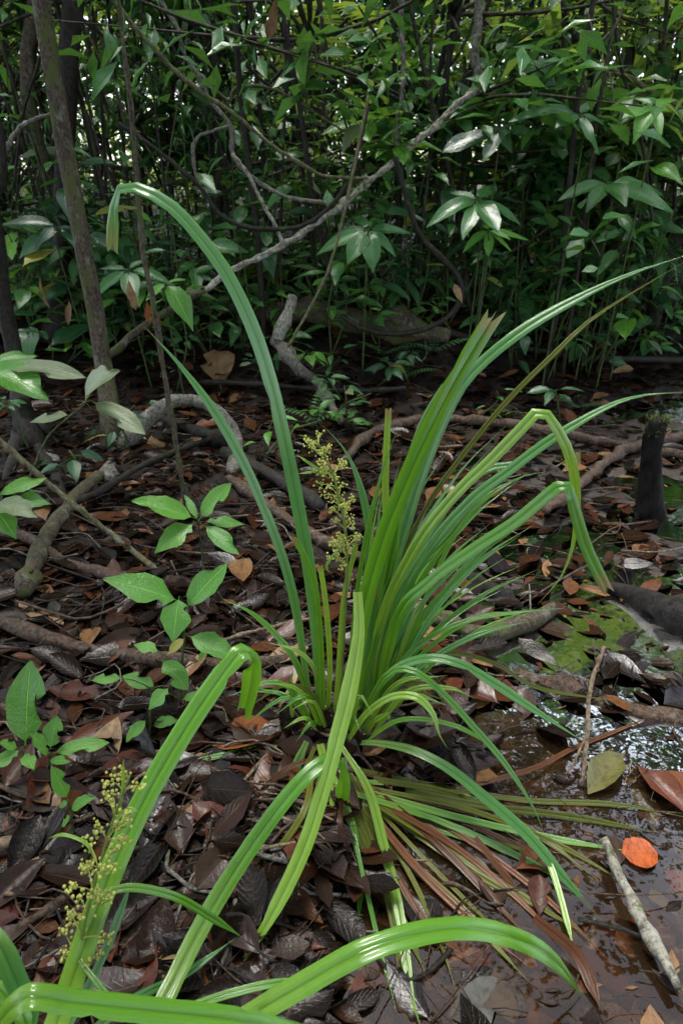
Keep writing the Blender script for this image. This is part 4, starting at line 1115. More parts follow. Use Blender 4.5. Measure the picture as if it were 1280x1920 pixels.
HS = [(1090, 250, 3.9, 11, .17, 'bright', 'alt', 'light green shrub standing tall at the right under the arching branch'),
      (1230, 215, 3.6, 9, .17, 'bright', 'alt', 'leafy light green shrub beside the dark crooked stem at the right'),
      (1000, 200, 4.2, 8, .2, 'under', 'alt', 'green shrub with hanging leaves beneath the olive arching branch'),
      (1170, 440, 3.6, 5, .2, 'under', 'whorl', 'low shrub with flat leaves at the right bank edge'),
      (700, 400, 3.5, 14, .17, 'under2', 'alt', 'dense dark shrub behind the drooping glossy shrub in the middle'),
      (650, 455, 3.45, 12, .17, 'under', 'alt', 'glossy leafy shrub left of centre below the twisted liana'),
      (760, 350, 3.9, 12, .18, 'under2', 'alt', 'dark shrub beside the upper twisted liana'),
      (840, 300, 4.1, 10, .2, 'under2', 'alt', 'dark green shrub behind the grey-green leaf whorl'),
      (700, 265, 4.2, 9, .17, 'bright', 'alt', 'light green shrub above the twisted liana at the centre'),
      (560, 340, 3.8, 7, .17, 'under', 'whorl', 'shrub with a leaf whorl between the hanging lianas'),
      (470, 330, 3.9, 8, .2, 'under', 'alt', 'green shrub among the sagging lianas at left centre'),
      (430, 400, 3.6, 8, .17, 'under', 'alt', 'green shrub in front of the dark looping liana'),
      (330, 545, 3.3, 6, .2, 'under', 'whorl', 'shrub with a yellow-spotted broad leaf behind the long left blade'),
      (350, 470, 3.6, 12, .17, 'under', 'alt', 'dense leafy shrub behind the thin moss-clad stem'),
      (250, 430, 3.9, 10, .19, 'under2', 'alt', 'dark shrub between the mossy trunk and the moss-clad stem'),
      (230, 520, 3.6, 9, .18, 'under', 'whorl', 'broad-leaved shrub right of the mossy trunk under the dark slanting liana'),
      (70, 430, 3.7, 9, .24, 'under2', 'alt', 'large-leaved dark shrub at the left behind the mossy trunk'),
      (60, 520, 3.5, 11, .18, 'under', 'alt', 'glossy shrub at the left edge between the trunks'),
      (130, 550, 3.9, 9, .2, 'under', 'alt', 'shiny broad-leaved shrub behind the mossy trunk base'),
      (30, 300, 4.2, 10, .22, 'under2', 'alt', 'dark shrub at the left edge of the upper undergrowth'),
      (40, 180, 4.0, 10, .17, 'bright', 'alt', 'yellow-green shrub at the upper left edge'),
      (700, 500, 3.5, 7, .12, 'under', 'alt', 'small green shrub above the black sinuous liana'),
      (940, 545, 3.7, 8, .14, 'under', 'alt', 'small leafy shrub standing right of the black sinuous liana'),
      (810, 560, 3.6, 7, .11, 'under', 'alt', 'low green shrub in front of the black sinuous liana'),
      (1050, 420, 4.1, 8, .19, 'under', 'alt', 'green shrub behind the dark poking branch at right'),
      (1225, 330, 4.1, 9, .2, 'under', 'alt', 'green shrub at the right edge behind the long broad leaves'),
      (190, 610, 3.6, 6, .24, 'under2', 'whorl', 'low shrub with broad drooping leaves at the mossy trunk foot'),
      (980, 315, 4.0, 9, .2, 'under', 'alt', 'leafy shrub between the grey-green whorl and the long broad leaves')]
def hero_shrub(label, head, Y, leaves, mat, bend=0):
    Y = Y + .55
    b = G(head[0] + bend, 560)
    seedling(label, [tuple((*proj([P(*head, Y)[0] + bend * .002, Y + .1, th(P(*head, Y)[0], Y)])[:2], Y + .1)), (head[0] + bend * .4, head[1] + 60, Y + .05), (*head, Y)], [((*head,), t, w_, dy) for t, w_, dy in leaves], mat, .006, 'shrub', False, SHRUBS)
hero_shrub('shrub with a whorl of large grey-green leaves in the centre right', (897, 375), 3.4, [((800, 394), .9, -.2), ((842, 354), .8, .1), ((868, 434), 1.1, -.3), ((934, 424), 1.25, -.3), ((992, 406), .75, -.05), ((925, 340), .8, .3)], 'under', 10)
hero_shrub('bright green small-leaved shrub under the grey-green leaf whorl', (915, 432), 3.3, [((866, 462), 1.1, -.1), ((916, 474), 1.3, -.15), ((958, 446), .8, -.1), ((992, 446), .6, 0), ((960, 470), .5, -.1), ((880, 440), .8, .1), ((905, 415), .8, .2)], 'bright', -6)
hero_shrub('shrub with long broad leaves at the right below the arching branch', (1140, 342), 3.5, [((1046, 366), .95, -.15), ((1246, 356), .95, -.1), ((1100, 385), .9, -.3), ((1265, 388), .8, -.3), ((1175, 372), .9, -.35), ((1110, 310), .8, .25)], 'under', 8)
hero_shrub('tall shrub with one large dark leaf near the olive arching branch', (936, 246), 3.5, [((826, 274), 1.25, -.1), ((905, 300), .8, -.2), ((985, 215), .8, .15)], 'under2', -14)
hero_shrub('shrub with pale drooping leaves high at the upper right', (1085, 215), 3.4, [((960, 190), .8, -.1), ((1042, 232), 1.2, -.15), ((1112, 258), 1.1, -.2), ((1140, 226), .9, 0), ((1120, 180), .9, .1)], 'under', 12)
hero_shrub('light green leafy shrub high at the right edge', (1225, 200), 3.4, [((1165, 215), 1.1, -.1), ((1190, 240), 1.1, -.2), ((1262, 205), 1.1, -.05), ((1190, 175), 1.0, .1), ((1270, 180), .9, .1), ((1240, 250), .9, -.2)], 'bright', -8)
hero_shrub('glossy shrub with long dark leaves behind the mossy trunk foot', (110, 425), 3.5, [((0, 405), 1.3, -.1), ((60, 450), 1.0, -.2), ((150, 430), 1.1, -.1), ((30, 480), .9, -.2), ((180, 465), .9, -.2)], 'under2', 10)
hero_shrub('pale shiny shrub with drooping leaves right of the mossy trunk foot', (240, 505), 3.3, [((160, 555), .9, -.2), ((330, 520), .7, -.1), ((275, 480), .9, .1), ((250, 560), 1.2, -.3), ((185, 500), .9, .0)], 'under', 10)
hero_shrub('shrub with one broad brown-tipped leaf behind the tall left blade', (312, 530), 3.1, [((366, 600), 1.1, -.2), ((270, 560), .9, -.1), ((350, 520), .8, .1)], 'bright', 6)
hero_shrub('dense glossy shrub with drooping leaves under the twisted liana middle', (690, 430), 3.3, [((590, 470), .9, -.1), ((620, 430), .9, .05), ((650, 490), 1.1, -.2), ((700, 500), 1.1, -.25), ((745, 470), 1.0, -.15), ((770, 430), .9, 0), ((720, 390), .9, .2), ((660, 395), .9, .2)], 'under', -8)
for k, (px, py, Y, n, L, mt, sty, lab) in enumerate(HS):
    shrub(px, py, Y + .6, n, L * 1.3, mt, sty, label=lab, seed=k)
for k in range(185):
    px = rng.uniform(-80, 1360) if k < 163 else (rng.uniform(-380, -80) if k % 2 else rng.uniform(1360, 1660)); Y = rng.uniform(4.2, 7.5)
    py = rng.uniform(150, 420) if k < 110 else rng.uniform(380, 520)
    if k >= 110: Y = rng.uniform(4.6, 6.6)
    if k < 110: nl, L = rng.randint(12, 22), rng.choice([.11, .14, .17, .2, .25])
    else: nl, L = rng.randint(8, 16), rng.uniform(.09, .19)
    shrub(px, py, Y, nl, L, rng.choice(['under', 'under2', 'under', 'bright']), rng.choice(['alt', 'alt', 'alt', 'whorl']), 'green leafy shrub' if k < 110 else 'low leafy shrub', seed=200 + k)

for k in range(64):                                             # low plants on the bank and among the litter
    px = rng.uniform(-20, 1300); py = rng.uniform(520, 720) if k < 52 else rng.uniform(720, 900)
    g_ = G(px, py)
    if g_[2] < .02: continue
    hd = g_ + np.array([rng.gauss(0, .03), -.02, rng.uniform(.1, .28)])
    q = proj(hd)
    shrub(q[0], q[1], hd[1], rng.randint(5, 10), rng.uniform(.07, .15), rng.choice(['under', 'under', 'bright', 'under2']), rng.choice(['whorl', 'alt']), 'low green herb', seed=700 + k)

for k in range(75):                                             # low foliage closing the gap above the litter
    px = rng.uniform(-60, 1340); py = rng.uniform(390, 545); Y = rng.uniform(4.1, 5.4)
    shrub(px, py, Y, rng.randint(9, 16), rng.uniform(.1, .2), rng.choice(['under', 'under', 'under2', 'bright', 'under']), rng.choice(['alt', 'alt', 'whorl']), 'low leafy shrub', seed=900 + k)

# ferns
def frond_arrays(L, n, droop, seed, lw=.2, wid=.26):
    g = random.Random(seed); parts = []
    A = leaf_arrays('lance', wid, 3, 2, .1, .2, seed=1)
    A = (A[0], np.vstack([A[1][:, [0, 1, 2]], A[1][:, [0, 2, 3]]]), A[2])
    axis_ = [np.array([0, t * L, -droop * L * t * t + .25 * L * t]) for t in np.linspace(0, 1, 8)]
    parts.append(tube_arrays(axis_, np.linspace(L * .008, L * .003, 8), ring=4, seg=8, rough=.02))
    C = catmull(np.array(axis_), n + 1)
    for k in range(1, n + 1):
        t = k / n
        ll = L * lw * max(.15, math.sin(math.pi * min(1, t * .85 + .13)))
        for s in (-1, 1):
            d = (s * .9, .45, -.12 + g.uniform(-.1, .1))
            m = np.array(mtx(C[k], d, (0, 0, 1), ll, ll))
            parts.append((A[0] @ m[:3, :3].T + m[:3, 3], A[1], A[2]))
    return cat(parts)
FR = [mesh_np('frond', *frond_arrays(1.0, 11, .45, s, .24, .3), M['fern']) for s in range(3)]
for k, (px, py, nf, L, lab) in enumerate([(590, 785, 4, .22, 'small green fern behind the tall flower stalk'), (815, 655, 4, .26, 'pale green fern under the black sinuous liana'), (720, 660, 3, .2, 'tiny fern left of the pale green fern'),
        (1080, 760, 3, .16, 'small fern at the far edge of the stream'), (830, 470, 5, .4, 'broad fern at the foot of the centre shrubs'), (1120, 560, 4, .3, 'feathery fern on the right bank'), (1240, 520, 4, .3, 'feathery fern at the right edge under the long blade'), (640, 560, 4, .25, 'dark fern beside the white branch stub'), (930, 600, 5, .3, 'feathery fern right of the black sinuous liana'), (450, 650, 4, .25, 'small fern left of the white branch stub'), (760, 700, 4, .2, 'tiny fern in the litter below the sinuous liana'), (180, 590, 4, .3, 'fern partly behind the mossy trunk')]):
    b = G(px, py + 10)
    root = thing('fern', b, lab, 'fern', 'ferns on the forest floor')
    for q in range(nf):
        a = 6.283 * q / nf + rng.uniform(-.4, .4)
        m = mtx((0, 0, .02), (math.cos(a), math.sin(a) - .3, .5), (0, 0, 1), L * rng.uniform(.8, 1.2))
        link('frond', FR[q % 3], root, m)

# palms with long leaflets
PFR = [mesh_np('frond', *frond_arrays(1.0, 20, .6, s, .34, .1), M['palm']) for s in range(3)]
for k, (px, py, Y, nf, L, lab) in enumerate([(700, 150, 6.2, 7, 1.1, 'yellow-green palm in the background at the top centre'), (1180, 90, 5.4, 7, 1.1, 'palm with hanging leaflets at the upper right'), (960, 60, 6.8, 7, 1.3, 'tall palm behind the dark bough at the top right'),
        (380, 90, 7.2, 6, 1.2, 'palm among stems at the upper left'), (60, 70, 6.4, 6, 1.2, 'palm at the top left corner'), (820, 190, 7.0, 6, 1.0, 'small palm behind the pale straight stem')]):
    h = np.array(P(px, py, Y)); b = np.array([h[0] + rng.uniform(-.1, .1), h[1], th(h[0], h[1])])
    root = thing('palm', b, lab, 'palm', 'palms in the background')
    tube('trunk', [b, (b + h) / 2, h], [.035, .028, .022], M['bgbark'], root, seed=k)
    for q in range(nf):
        a = 6.283 * q / nf + rng.uniform(-.3, .3)
        m = mtx(h - b, (math.cos(a), math.sin(a), rng.uniform(.15, .6)), (0, 0, 1), L * rng.uniform(.8, 1.2))
        link('frond', PFR[q % 3], root, m)

# ================================================================== BACKGROUND TREES
BGG = 'slender trees of the forest behind'
for k in range(140):
    Y = rng.uniform(5.0, 13) if k > 24 else rng.uniform(4.6, 6.5)
    px = -80 + 1440 * ((k * .618034) % 1) if k < 108 else (rng.uniform(-420, -80) if k % 2 else rng.uniform(1360, 1700)) + rng.uniform(-20, 20)
    x = P(px, 300, Y)[0]
    b = np.array([x, Y, th(x, Y)])
    lean = np.array([rng.gauss(0, .4), rng.gauss(0, .25), 0])
    H = rng.uniform(3.0, 6.5)
    r = rng.uniform(.009, .024) if rng.random() < .82 else rng.uniform(.035, .06)
    pts = [b + np.array([0, 0, H * t]) + lean * H * .28 * t + np.array([rng.gauss(0, .05), rng.gauss(0, .05), 0]) * (t > 0) for t in np.linspace(0, 1, 7)]
    root = thing('forest_tree', b)
    tube('trunk', pts, np.linspace(r, r * .6, 7), M[rng.choice(['bgbark', 'bark_dark', 'bgbark', 'bark_mossy'])], root, seed=500 + k, ring=7, seg=16, rough=.07)
    cz = rng.uniform(.8, min(H, 1.4 + .24 * Y))
    c = b + np.array([rng.gauss(0, .3), rng.gauss(0, .3), cz]) + lean * cz * .28
    crown(root, c, rng.uniform(.8, 1.4), rng.randint(380, 560), rng.choice(['bgleaf', 'under', 'under2', 'under']), rng.choice([.07, .09, .11, .14, .18]), 600 + k, pts[max(1, min(6, int(cz / H * 6)))], flat=.9)
    auto(root, rng.choice(['slender dark stem' if r < .035 else 'stout dark trunk']) + ' with leafy crown', P(px, 170, Y), 'tree', BGG)

# far foliage that reads as one mass
ml = []
for k in range(44000):
    y = nrg.uniform(11, 26); x = nrg.uniform(-.75, .75) * y * 1.45
    z = .5 + nrg.uniform(0, 1) ** 2.2 * 11
    a = nrg.uniform(0, 6.28); el = nrg.uniform(-.9, .3)
    L = nrg.uniform(.14, .40)
    ml.append((int(nrg.integers(0, len(BGT))), np.array(mtx((x, y, z), (math.cos(a) * math.cos(el), math.sin(a) * math.cos(el), math.sin(el)), (nrg.normal(0, .4), nrg.normal(0, .4), 1), L, L * 1.2))))
tag(link('far_foliage', scatter_mesh('far_foliage', BGT, ml, M['farleaf'])), 'mass of foliage of the forest far behind, coloured paler as if lit', 'foliage', kind='stuff')
# unseen canopy leaves added overhead to shade the floor and break up the reflections
ml = []
for k in range(34000):
    x = nrg.uniform(-12, 12); y = nrg.uniform(-8, 14)
    cl = math.sin(x * 1.7 + 1.3 * math.sin(y * 1.3)) + math.sin(y * 1.6 + x * .75 + 1) + .35 * math.sin(x * 5.1 - y * 4.3)
    if 3.5 < y < 8 and nrg.random() < .9: continue  # opening cut to let light down on the understory
    if cl > (.35 if y < 4 else .3 if y < 8 else 1.0) or ((x - .4) / 1.7) ** 2 + ((y - 3.0) / 2.1) ** 2 < 1: continue  # clear patches shaped to place the light and the water glints
    z = nrg.uniform(5.5, 9.5)
    a = nrg.uniform(0, 6.28); L = nrg.uniform(.3, .6)
    ml.append((int(nrg.integers(0, len(BGT))), np.array(mtx((x, y, z), (math.cos(a), math.sin(a), nrg.uniform(-.5, .2)), (nrg.normal(0, .3), nrg.normal(0, .3), 1), L, L * 1.3))))
tag(link('canopy', scatter_mesh('canopy', BGT, ml, M['canopy'])), 'unseen leaf canopy overhead, gaps shaped to light the forest floor', 'canopy', kind='stuff')

# ================================================================== FALLEN LEAVES
FLG = 'fallen leaves littering the forest floor'
def fallen(bpx, tpx, col, wid=1.0, label=None, lift=.012, name='fallen_leaf', float_=False, roll=0.0, pi=None):
    if float_:
        def S(a):
            d = ray(*a); return CP + d * ((.006 - CAM_H) / d[2])
        b, t = S(bpx), S(tpx)
    else:
        b, t = G(*bpx, lift), G(*tpx, lift)
    d = t - b; L = np.linalg.norm(d)
    me = DM[col][pi if pi is not None else rng.randrange(len(DEADA))]
    o = link(name, me, None, mtx(b, d, (rng.gauss(0, .1), rng.gauss(-.08, .1), 1), L, L * wid, roll))
    tag(o, label, 'leaf', FLG)
    return o
HF = [((1163, 1598), (1232, 1600), 'vivid orange', 1.0, 'vivid orange round leaf floating on the water at lower right', 1),
      ((1150, 1560), (1162, 1622), 'dark brown', 1.4, 'dark oval leaf overlapping the vivid orange round leaf', 1),
      ((960, 1630), (1050, 1592), 'orange-brown', 1.5, 'folded orange-brown leaf on the dead blades over the water', 1),
      ((1010, 1725), (1010, 1642), 'red-brown', 1.1, 'shiny orange-brown oval leaf in front of the folded leaf', 1),
      ((835, 1912), (990, 1850), 'pale grey', 1.3, 'large translucent grey wet leaf at the bottom edge', 1),
      ((470, 1612), (362, 1512), 'red-brown', .95, 'pointed red-brown leaf left of the hanging lime blades', 0),
      ((245, 1745), (165, 1815), 'orange-brown', 1.3, 'bright orange-brown leaf beside the lower left flower stalk', 0),
      ((718, 1430), (690, 1485), 'orange-brown', 1.5, 'orange leaf full of holes at the sedge foot', 0),
      ((850, 1470), (975, 1520), 'blackish', 1.5, 'broad black leaf floating under the dead blades', 1),
      ((920, 1388), (985, 1300), 'grey-purple', 1.3, 'grey-purple veined leaf standing right of the sedge base', 0),
      ((30, 1125), (120, 1172), 'tan', .95, 'pale tan leaf at the left edge above the thick level branch', 0),
      ((60, 1275), (85, 1215), 'tan', 1.2, 'tan curled leaf leaning on the thick level branch', 0),
      ((40, 1510), (118, 1440), 'red-brown', 1.4, 'shiny red-brown leaf with a hole at the left edge', 0),
      ((385, 1400), (540, 1365), 'orange-brown', 1.2, 'large mottled brown leaf left of the sedge base', 0),
      ((1085, 545), (1028, 505), 'tan', 1.3, 'broad tan leaf lying on the right bank', 0),
      ((1160, 665), (1110, 625), 'tan', 1.5, 'crumpled pale tan leaf above the long smooth root', 0),
      ((415, 730), (405, 668), 'tan', 1.3, 'upright tan leaf between the two long left blades', 0),
      ((355, 805), (415, 795), 'orange-brown', 1.4, 'orange-brown leaf under the arched branch', 0),
      ((315, 860), (285, 820), 'tan', 1.2, 'light brown leaf left of the moss-clad stem', 0),
      ((985, 853), (1028, 858), 'yellow', 1.0, 'yellow-green narrow leaf floating by the long grey branch', 1),
      ((520, 1830), (440, 1890), 'olive', 1.3, 'blotched yellow-green leaf lying in the water at the bottom', 1),
      ((890, 1600), (925, 1690), 'olive', .9, 'speckled grey-green leaf among the dead blades', 1),
      ((240, 1430), (125, 1425), 'dark brown', 1.0, 'long dark brown leaf in front of the low oval seedling', 0),
      ((80, 1290), (190, 1310), 'red-brown', 1.0, 'dark red ribbed leaf below the thick level branch', 0),
      ((200, 1500), (20, 1480), 'dark brown', 1.0, 'large brown leaf under the torn seedling', 0),
      ((100, 1590), (10, 1690), 'tan', 1.2, 'large dull brown leaf beside the weathered grey stick', 0),
      ((1230, 1560), (1180, 1470), 'olive', 1.2, 'olive-brown leaf sunk beyond the vivid orange leaf', 0),
      ((1180, 1400), (1280, 1395), 'dark brown', 1.2, 'broad brown leaf on the muddy log at the right edge', 0),
      ((1190, 1260), (1260, 1290), 'dark brown', 1.2, 'brown oval leaf resting on mud at the right edge', 0),
      ((1270, 1750), (1200, 1780), 'red-brown', 1.4, 'dark red leaf by the pale bleached stick', 0),
      ((1275, 1690), (1262, 1630), 'orange-brown', 1.4, 'orange leaf at the right edge below the vivid orange leaf', 0),
      ((1215, 1660), (1270, 1720), 'olive', 1.3, 'olive sunken leaf right of the bleached stick', 0),
      ((820, 1020), (870, 1060), 'red-brown', 1.6, 'dull red leaf showing through the sedge blades', 0),
      ((850, 1240), (900, 1290), 'red-brown', 1.0, 'wet red-brown leaf right of the sedge base', 0),
      ((1000, 1390), (1070, 1360), 'dark brown', 1.1, 'oval brown leaf in the shallow water below the forked twig', 0),
      ((470, 1080), (455, 1130), 'grey-purple', 1.2, 'dark ribbed leaf standing between the bitten seedling and sedge', 0),
      ((660, 1470), (740, 1410), 'dark brown', 1.2, 'curled brown leaf tucked under the sedge foot', 0),
      ((470, 1520), (390, 1470), 'blackish', 1.3, 'shiny black leaf behind the pointed red-brown leaf', 0),
      ((350, 1840), (262, 1830), 'dark brown', 1.0, 'dark pointed leaf under the lower left lime blade', 0),
      ((215, 1680), (265, 1700), 'olive', 1.2, 'green-grey leaf under the lower left flower stalk', 0)]
for b, t, c, w_, lab, fz in HF:
    o = fallen(b, t, c, w_, lab, float_=bool(fz), lift=.02)
    if c == 'vivid orange': o.data = mesh_np('fallen_leaf', *ROUND_LEAF, DEAD[c])
cand = []
for k in range(2400):
    px = rng.uniform(-20, 1300); py = 560 + 1380 * rng.random() ** .85
    g_ = G(px, py)
    if g_[1] > 9: continue
    L = rng.choice([.06, .08, .09, .1, .11, .12, .14, .16]) * rng.uniform(.8, 1.2)
    if py > 1500: L *= .8
    cand.append((L / np.linalg.norm(g_ - CP), g_, L))
cand.sort(key=lambda c: -c[0])
cand = [c for c in cand if c[1][2] > -.02 or rng.random() < (.38 if c[1][1] < 1.3 else .75)]
for k in range(34):
    g_ = G(rng.uniform(0, 1280), rng.uniform(570, 900)); cand.insert(0, (1, g_, rng.uniform(.13, .2)))
ind = cand[:262]
cols = ['blackish'] * 4 + ['dark brown'] * 6 + ['red-brown'] * 4 + ['orange-brown', 'tan', 'grey-purple', 'grey-purple']
for _, p, L in ind:
    c = rng.choice(cols if _ != 1 else ['tan', 'orange-brown', 'red-brown', 'dark brown', 'tan'])
    inw = p[2] < -.004
    if inw and c == 'tan': c = 'olive'
    a = rng.uniform(0, 6.28)
    d = np.array([math.cos(a), math.sin(a), rng.gauss(0, .12)])
    # follow the slope of the ground
    e = .05
    nx_, ny_ = -(th(p[0] + e, p[1]) - th(p[0] - e, p[1])) / (2 * e), -(th(p[0], p[1] + e) - th(p[0], p[1] - e)) / (2 * e)
    up = (nx_ * .6 + rng.gauss(0, .22), ny_ * .6 + rng.gauss(-.05, .22), 1)
    afloat = inw and rng.random() < .5
    if afloat:
        r_ = p - CP; p = CP + r_ * ((.004 - CAM_H) / r_[2]); d[2] = 0; up = (rng.gauss(0, .03), rng.gauss(0, .03), 1)
    z = p + np.array([0, 0, rng.uniform(.006, .03) if not afloat else 0]) - d * L * .5
    o = link('fallen_leaf', rng.choice(DM[c]), None, mtx(z, d, up, L, L * rng.uniform(.85, 1.35)))
    sz = 'large' if L > .125 else ('small' if L < .085 else '')
    auto(o, ('%s %s %s' % (sz, c, 'floating leaf' if afloat else 'sunken leaf' if inw else 'fallen leaf')).strip(), p, 'leaf', FLG)
ml = []
def lit(p, L):
    a = nrg.uniform(0, 6.28)
    d = (math.cos(a), math.sin(a), nrg.normal(0, .13))
    m = mtx(p + np.array([0, 0, nrg.uniform(.0, .022)]), d, (nrg.normal(0, .16), nrg.normal(0, .16), 1), L, L * nrg.uniform(.8, 1.3))
    ml.append((int(nrg.integers(0, len(LITT))), np.array(m)))
for _, p, L in cand[262:]:
    lit(p, L)
N = 24000
xs_ = nrg.uniform(-1, 1, N); ys_ = .25 + nrg.random(N) ** 1.25 * 8.5
xs_ = xs_ * (1.0 + ys_ * .62)
zs_ = terrain(xs_, ys_); sd_ = pool_sd(xs_, ys_)
for x, y, z, s in zip(xs_, ys_, zs_, sd_):
    if s > .1 and nrg.random() < (.5 if y < 1.4 else .2): continue
    if s > .1: z -= .014
    lit(np.array([x, y, z]), (.025 + .125 * nrg.random() ** 1.6) * (1.0 if y < 4 else 1.25))
tag(link('leaf_litter', scatter_mesh('leaf_litter', LITT, ml, M['litter'])), 'wet brown leaf litter covering the forest floor', 'leaf litter', FLG, 'stuff')

ml = []
for k in range(4200):
    x, y = nrg.uniform(-.3, 2.6), nrg.uniform(.45, 4.4)
    if pool_sd(np.array([x]), np.array([y]))[0] < .02: continue
    if math.sin(x * 4.1 + 2 * math.sin(y * 3.3)) + math.sin(y * 5.2 - x * 2) < nrg.uniform(-1.6, 1.0): continue
    a = nrg.uniform(0, 6.28); L = .008 + .05 * nrg.random() ** 2.5
    ml.append((int(nrg.integers(0, len(LITT))), np.array(mtx((x, y, .002), (math.cos(a), math.sin(a), 0), (nrg.normal(0, .05), nrg.normal(0, .05), 1), L, L * nrg.uniform(.4, 1.2)))))
tag(link('floating_debris', scatter_mesh('floating_debris', LITT, ml, M['litter'])), 'small leaf scraps and specks floating on the stream', 'debris', kind='stuff')
# hanging dead leaves
for k, (px, py, Y, L, c, lab) in enumerate([(518, -10, 3.2, .2, 'tan', 'dead brown leaf hanging at the top centre left'), (240, 520, 3.2, .2, 'tan', 'tan dead leaf hanging right of the mossy trunk'), (130, 560, 3.4, .17, 'tan', 'tan dead leaf hanging behind the mossy trunk'), (75, 520, 3.4, .2, 'tan', 'broad tan dead leaf hanging between the left trunks'),
        (275, 560, 3.2, .15, 'orange-brown', 'narrow brown dead leaf hanging by the moss-clad stem'), (850, 530, 3.7, .16, 'tan', 'dry leaf hanging inside the loop of the sinuous liana')]):
    p = P(px, py, Y)
    o = link('dead_leaf', DM[c][k % len(DEADA)], None, mtx(p, (rng.gauss(0, .3), rng.gauss(0, .2), -1), (rng.gauss(0, .5), -1, .2), L * .75, L * .6))
    tag(o, lab, 'leaf', 'dead leaves hanging in the undergrowth')

# ================================================================== TWIGS
TWG = 'twigs lying on the litter'
for k in range(230):
    px = rng.uniform(-10, 1290) if k < 120 else rng.uniform(-10, 800); py = 640 + 1270 * rng.random()
    p = G(px, py)
    if p[2] < -.01 and rng.random() < .65: continue
    a = rng.uniform(-.9, .9) + (math.pi if rng.random() < .5 else 0); L = rng.uniform(.15, .5) * (1 if py < 1300 else .6)
    c, s = math.cos(a), math.sin(a)
    pts = []
    wob = rng.gauss(0, .06)
    for t in np.linspace(-.5, .5, 5):
        x, y = p[0] + c * L * t - s * wob * (1 - 4 * t * t) + rng.gauss(0, .006), p[1] + s * L * t + c * wob * (1 - 4 * t * t) + rng.gauss(0, .006)
        pts.append(np.array([x, y, max(th(x, y), -.02) + .02 + rng.uniform(0, .015)]))
    r = rng.uniform(.0012, .005)
    mt, cw = rng.choice([('bark_dark', 'black'), ('bark_brown', 'brown'), ('bark_brown', 'brown'), ('bark_tan', 'pale tan'), ('bark_dark', 'black'), ('bark_grey', 'grey')])
    o = wood('twig', None, pts, np.linspace(r, r * .6, 5), mt, 'twig', TWG, seed=900 + k, ring=5, seg=10)
    AUTO.append((o, ('thick ' if r > .0043 else ('thin ' if r < .0028 else '')) + cw + ' twig', px, py))

parts = []
for k in range(4200):
    y = .4 + nrg.random() ** 1.4 * 5.5; x = nrg.uniform(-1, 1) * (.6 + y * .55)
    if pool_sd(np.array([x]), np.array([y]))[0] > .05 and nrg.random() < .8: continue
    a = nrg.uniform(0, 6.28); L = .03 + .16 * nrg.random() ** 2; c, s_ = math.cos(a) * L / 2, math.sin(a) * L / 2
    z = max(th(x, y), -.005) + nrg.uniform(.012, .03)
    m_ = np.array([x + nrg.normal(0, .006), y + nrg.normal(0, .006), z + .003])
    r = nrg.uniform(.0006, .0019)
    parts.append(tube_arrays([(x - c, y - s_, z + nrg.normal(0, .006)), m_, (x + c, y + s_, z + nrg.normal(0, .006))], r, ring=3, seg=4, seed=k))
V, F, UV = cat(parts)
tag(link('twig_litter', mesh_np('twig_litter', V, F, UV, M['bark_brown'])), 'fine broken twigs and fibres strewn through the leaf litter', 'twig litter', kind='stuff')

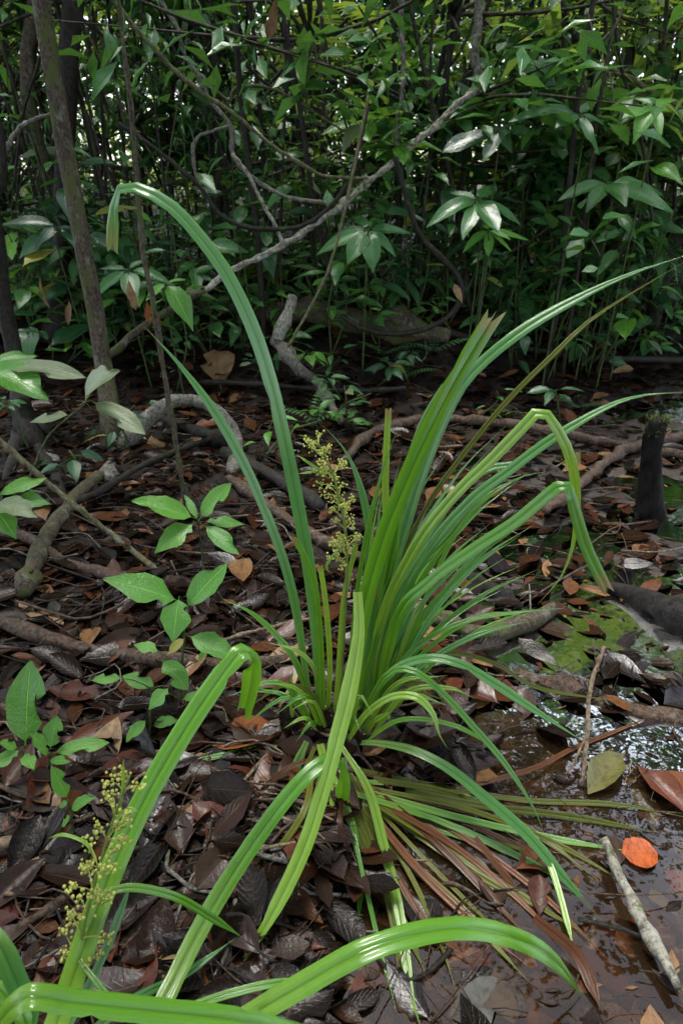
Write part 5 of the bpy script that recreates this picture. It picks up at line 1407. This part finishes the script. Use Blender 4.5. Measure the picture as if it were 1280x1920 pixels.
# ================================================================== LABELS for the many
LM = [(1222, 870, 'the black stump'), (625, 1400, 'the sedge base'), (180, 1600, 'the lower left flower stalk'), (625, 900, 'the tall flower stalk'), (345, 1150, 'the bitten seedling'), (205, 760, 'the mossy trunk foot'),
      (330, 760, 'the arched branch'), (530, 630, 'the white branch stub'), (1200, 1150, 'the rotten black log'), (1197, 1600, 'the round orange leaf'), (1200, 1760, 'the bleached stick'), (905, 1880, 'the translucent grey leaf'),
      (410, 1560, 'the pointed red-brown leaf'), (205, 1780, 'the bright orange-brown leaf'), (930, 1120, 'the short rotten log'), (1110, 1340, 'the tan forked twig'), (920, 1200, 'the bent mossy branch'), (1150, 845, 'the long grey branch'),
      (1130, 645, 'the crumpled tan leaf'), (80, 1145, 'the pale tan leaf'), (280, 1320, 'the low oval seedling'), (100, 1400, 'the torn seedling'), (370, 960, 'the whorled seedling'), (30, 950, 'the left edge seedling'), (590, 780, 'the small fern'),
      (815, 650, 'the pale green fern'), (850, 1760, 'the arching foreground blade'), (560, 1720, 'the hanging lime blades'), (945, 1330, 'the grey-purple leaf'), (1150, 1330, 'the muddy sunken log'), (500, 980, 'the narrow left blade'),
      (760, 1130, 'the right-hand fan of blades'), (470, 1370, 'the large mottled leaf'), (1010, 1640, 'the folded orange leaf'), (120, 40, 'the dark straight trunk'), (300, 110, 'the long olive liana'), (430, 230, 'the hooked liana'), (750, 120, 'the pale straight stem'),
      (895, 60, 'the grey twisted stem'), (1100, 110, 'the dark crooked stem'), (1240, 190, 'the arching branch end'), (560, 440, 'the pale twisted liana'), (880, 380, 'the grey-green leaf whorl'), (230, 360, 'the tip of the tallest blade'), (60, 620, 'the flared trunk'),
      (600, 150, 'the top centre gap'), (1000, 70, 'the thick dark bough'), (400, 740, 'the upright tan leaf'), (90, 1000, 'the mossy dark branch'), (250, 1250, 'the thick level branch'), (60, 1700, 'the large dull brown leaf'), (780, 900, 'the cut broad blade'), (1100, 960, 'the folded drooping blade'), (500, 250, 'the middle of the olive liana'), (190, 130, 'the dark slanting liana')]
LM = [m for m in LM if 'gap' not in m[2]]
ONES = ['first', 'second', 'third', 'fourth', 'fifth', 'sixth', 'seventh', 'eighth', 'ninth']
ORD_X = ['thirteenth', 'fourteenth', 'fifteenth', 'sixteenth', 'seventeenth', 'eighteenth', 'nineteenth', 'twentieth'] + ['twenty-' + o for o in ONES] + ['thirtieth'] + ['thirty-' + o for o in ONES] + ['fortieth'] + ['forty-' + o for o in ONES]
ORD = ['', 'second', 'third', 'fourth', 'fifth', 'sixth', 'seventh', 'eighth', 'ninth', 'tenth', 'eleventh', 'twelfth'] + ORD_X
buckets = {}
for o, desc, x, y in AUTO:
    x = min(max(x, 0), 1280); y = min(max(y, 0), 1920)
    k = min(range(len(LM)), key=lambda i: math.hypot(LM[i][0] - x, LM[i][1] - y))
    dx, dy = x - LM[k][0], y - LM[k][1]
    rel = ('right of' if dx > 0 else 'left of') if abs(dx) > abs(dy) else ('below' if dy > 0 else 'above')
    buckets.setdefault((desc, LM[k][2], rel), []).append((math.hypot(dx, dy), o))
for (desc, lm, rel), L_ in buckets.items():
    L_.sort(key=lambda q: q[0])
    for n_, (d_, o) in enumerate(L_):
        if len(L_) == 1: o['label'] = '%s just %s %s' % (desc, rel, lm)
        else: o['label'] = '%s, %s %s %s' % (desc, (ORD[n_] + ' closest').strip() if n_ < len(ORD) else 'farthest', rel, lm)
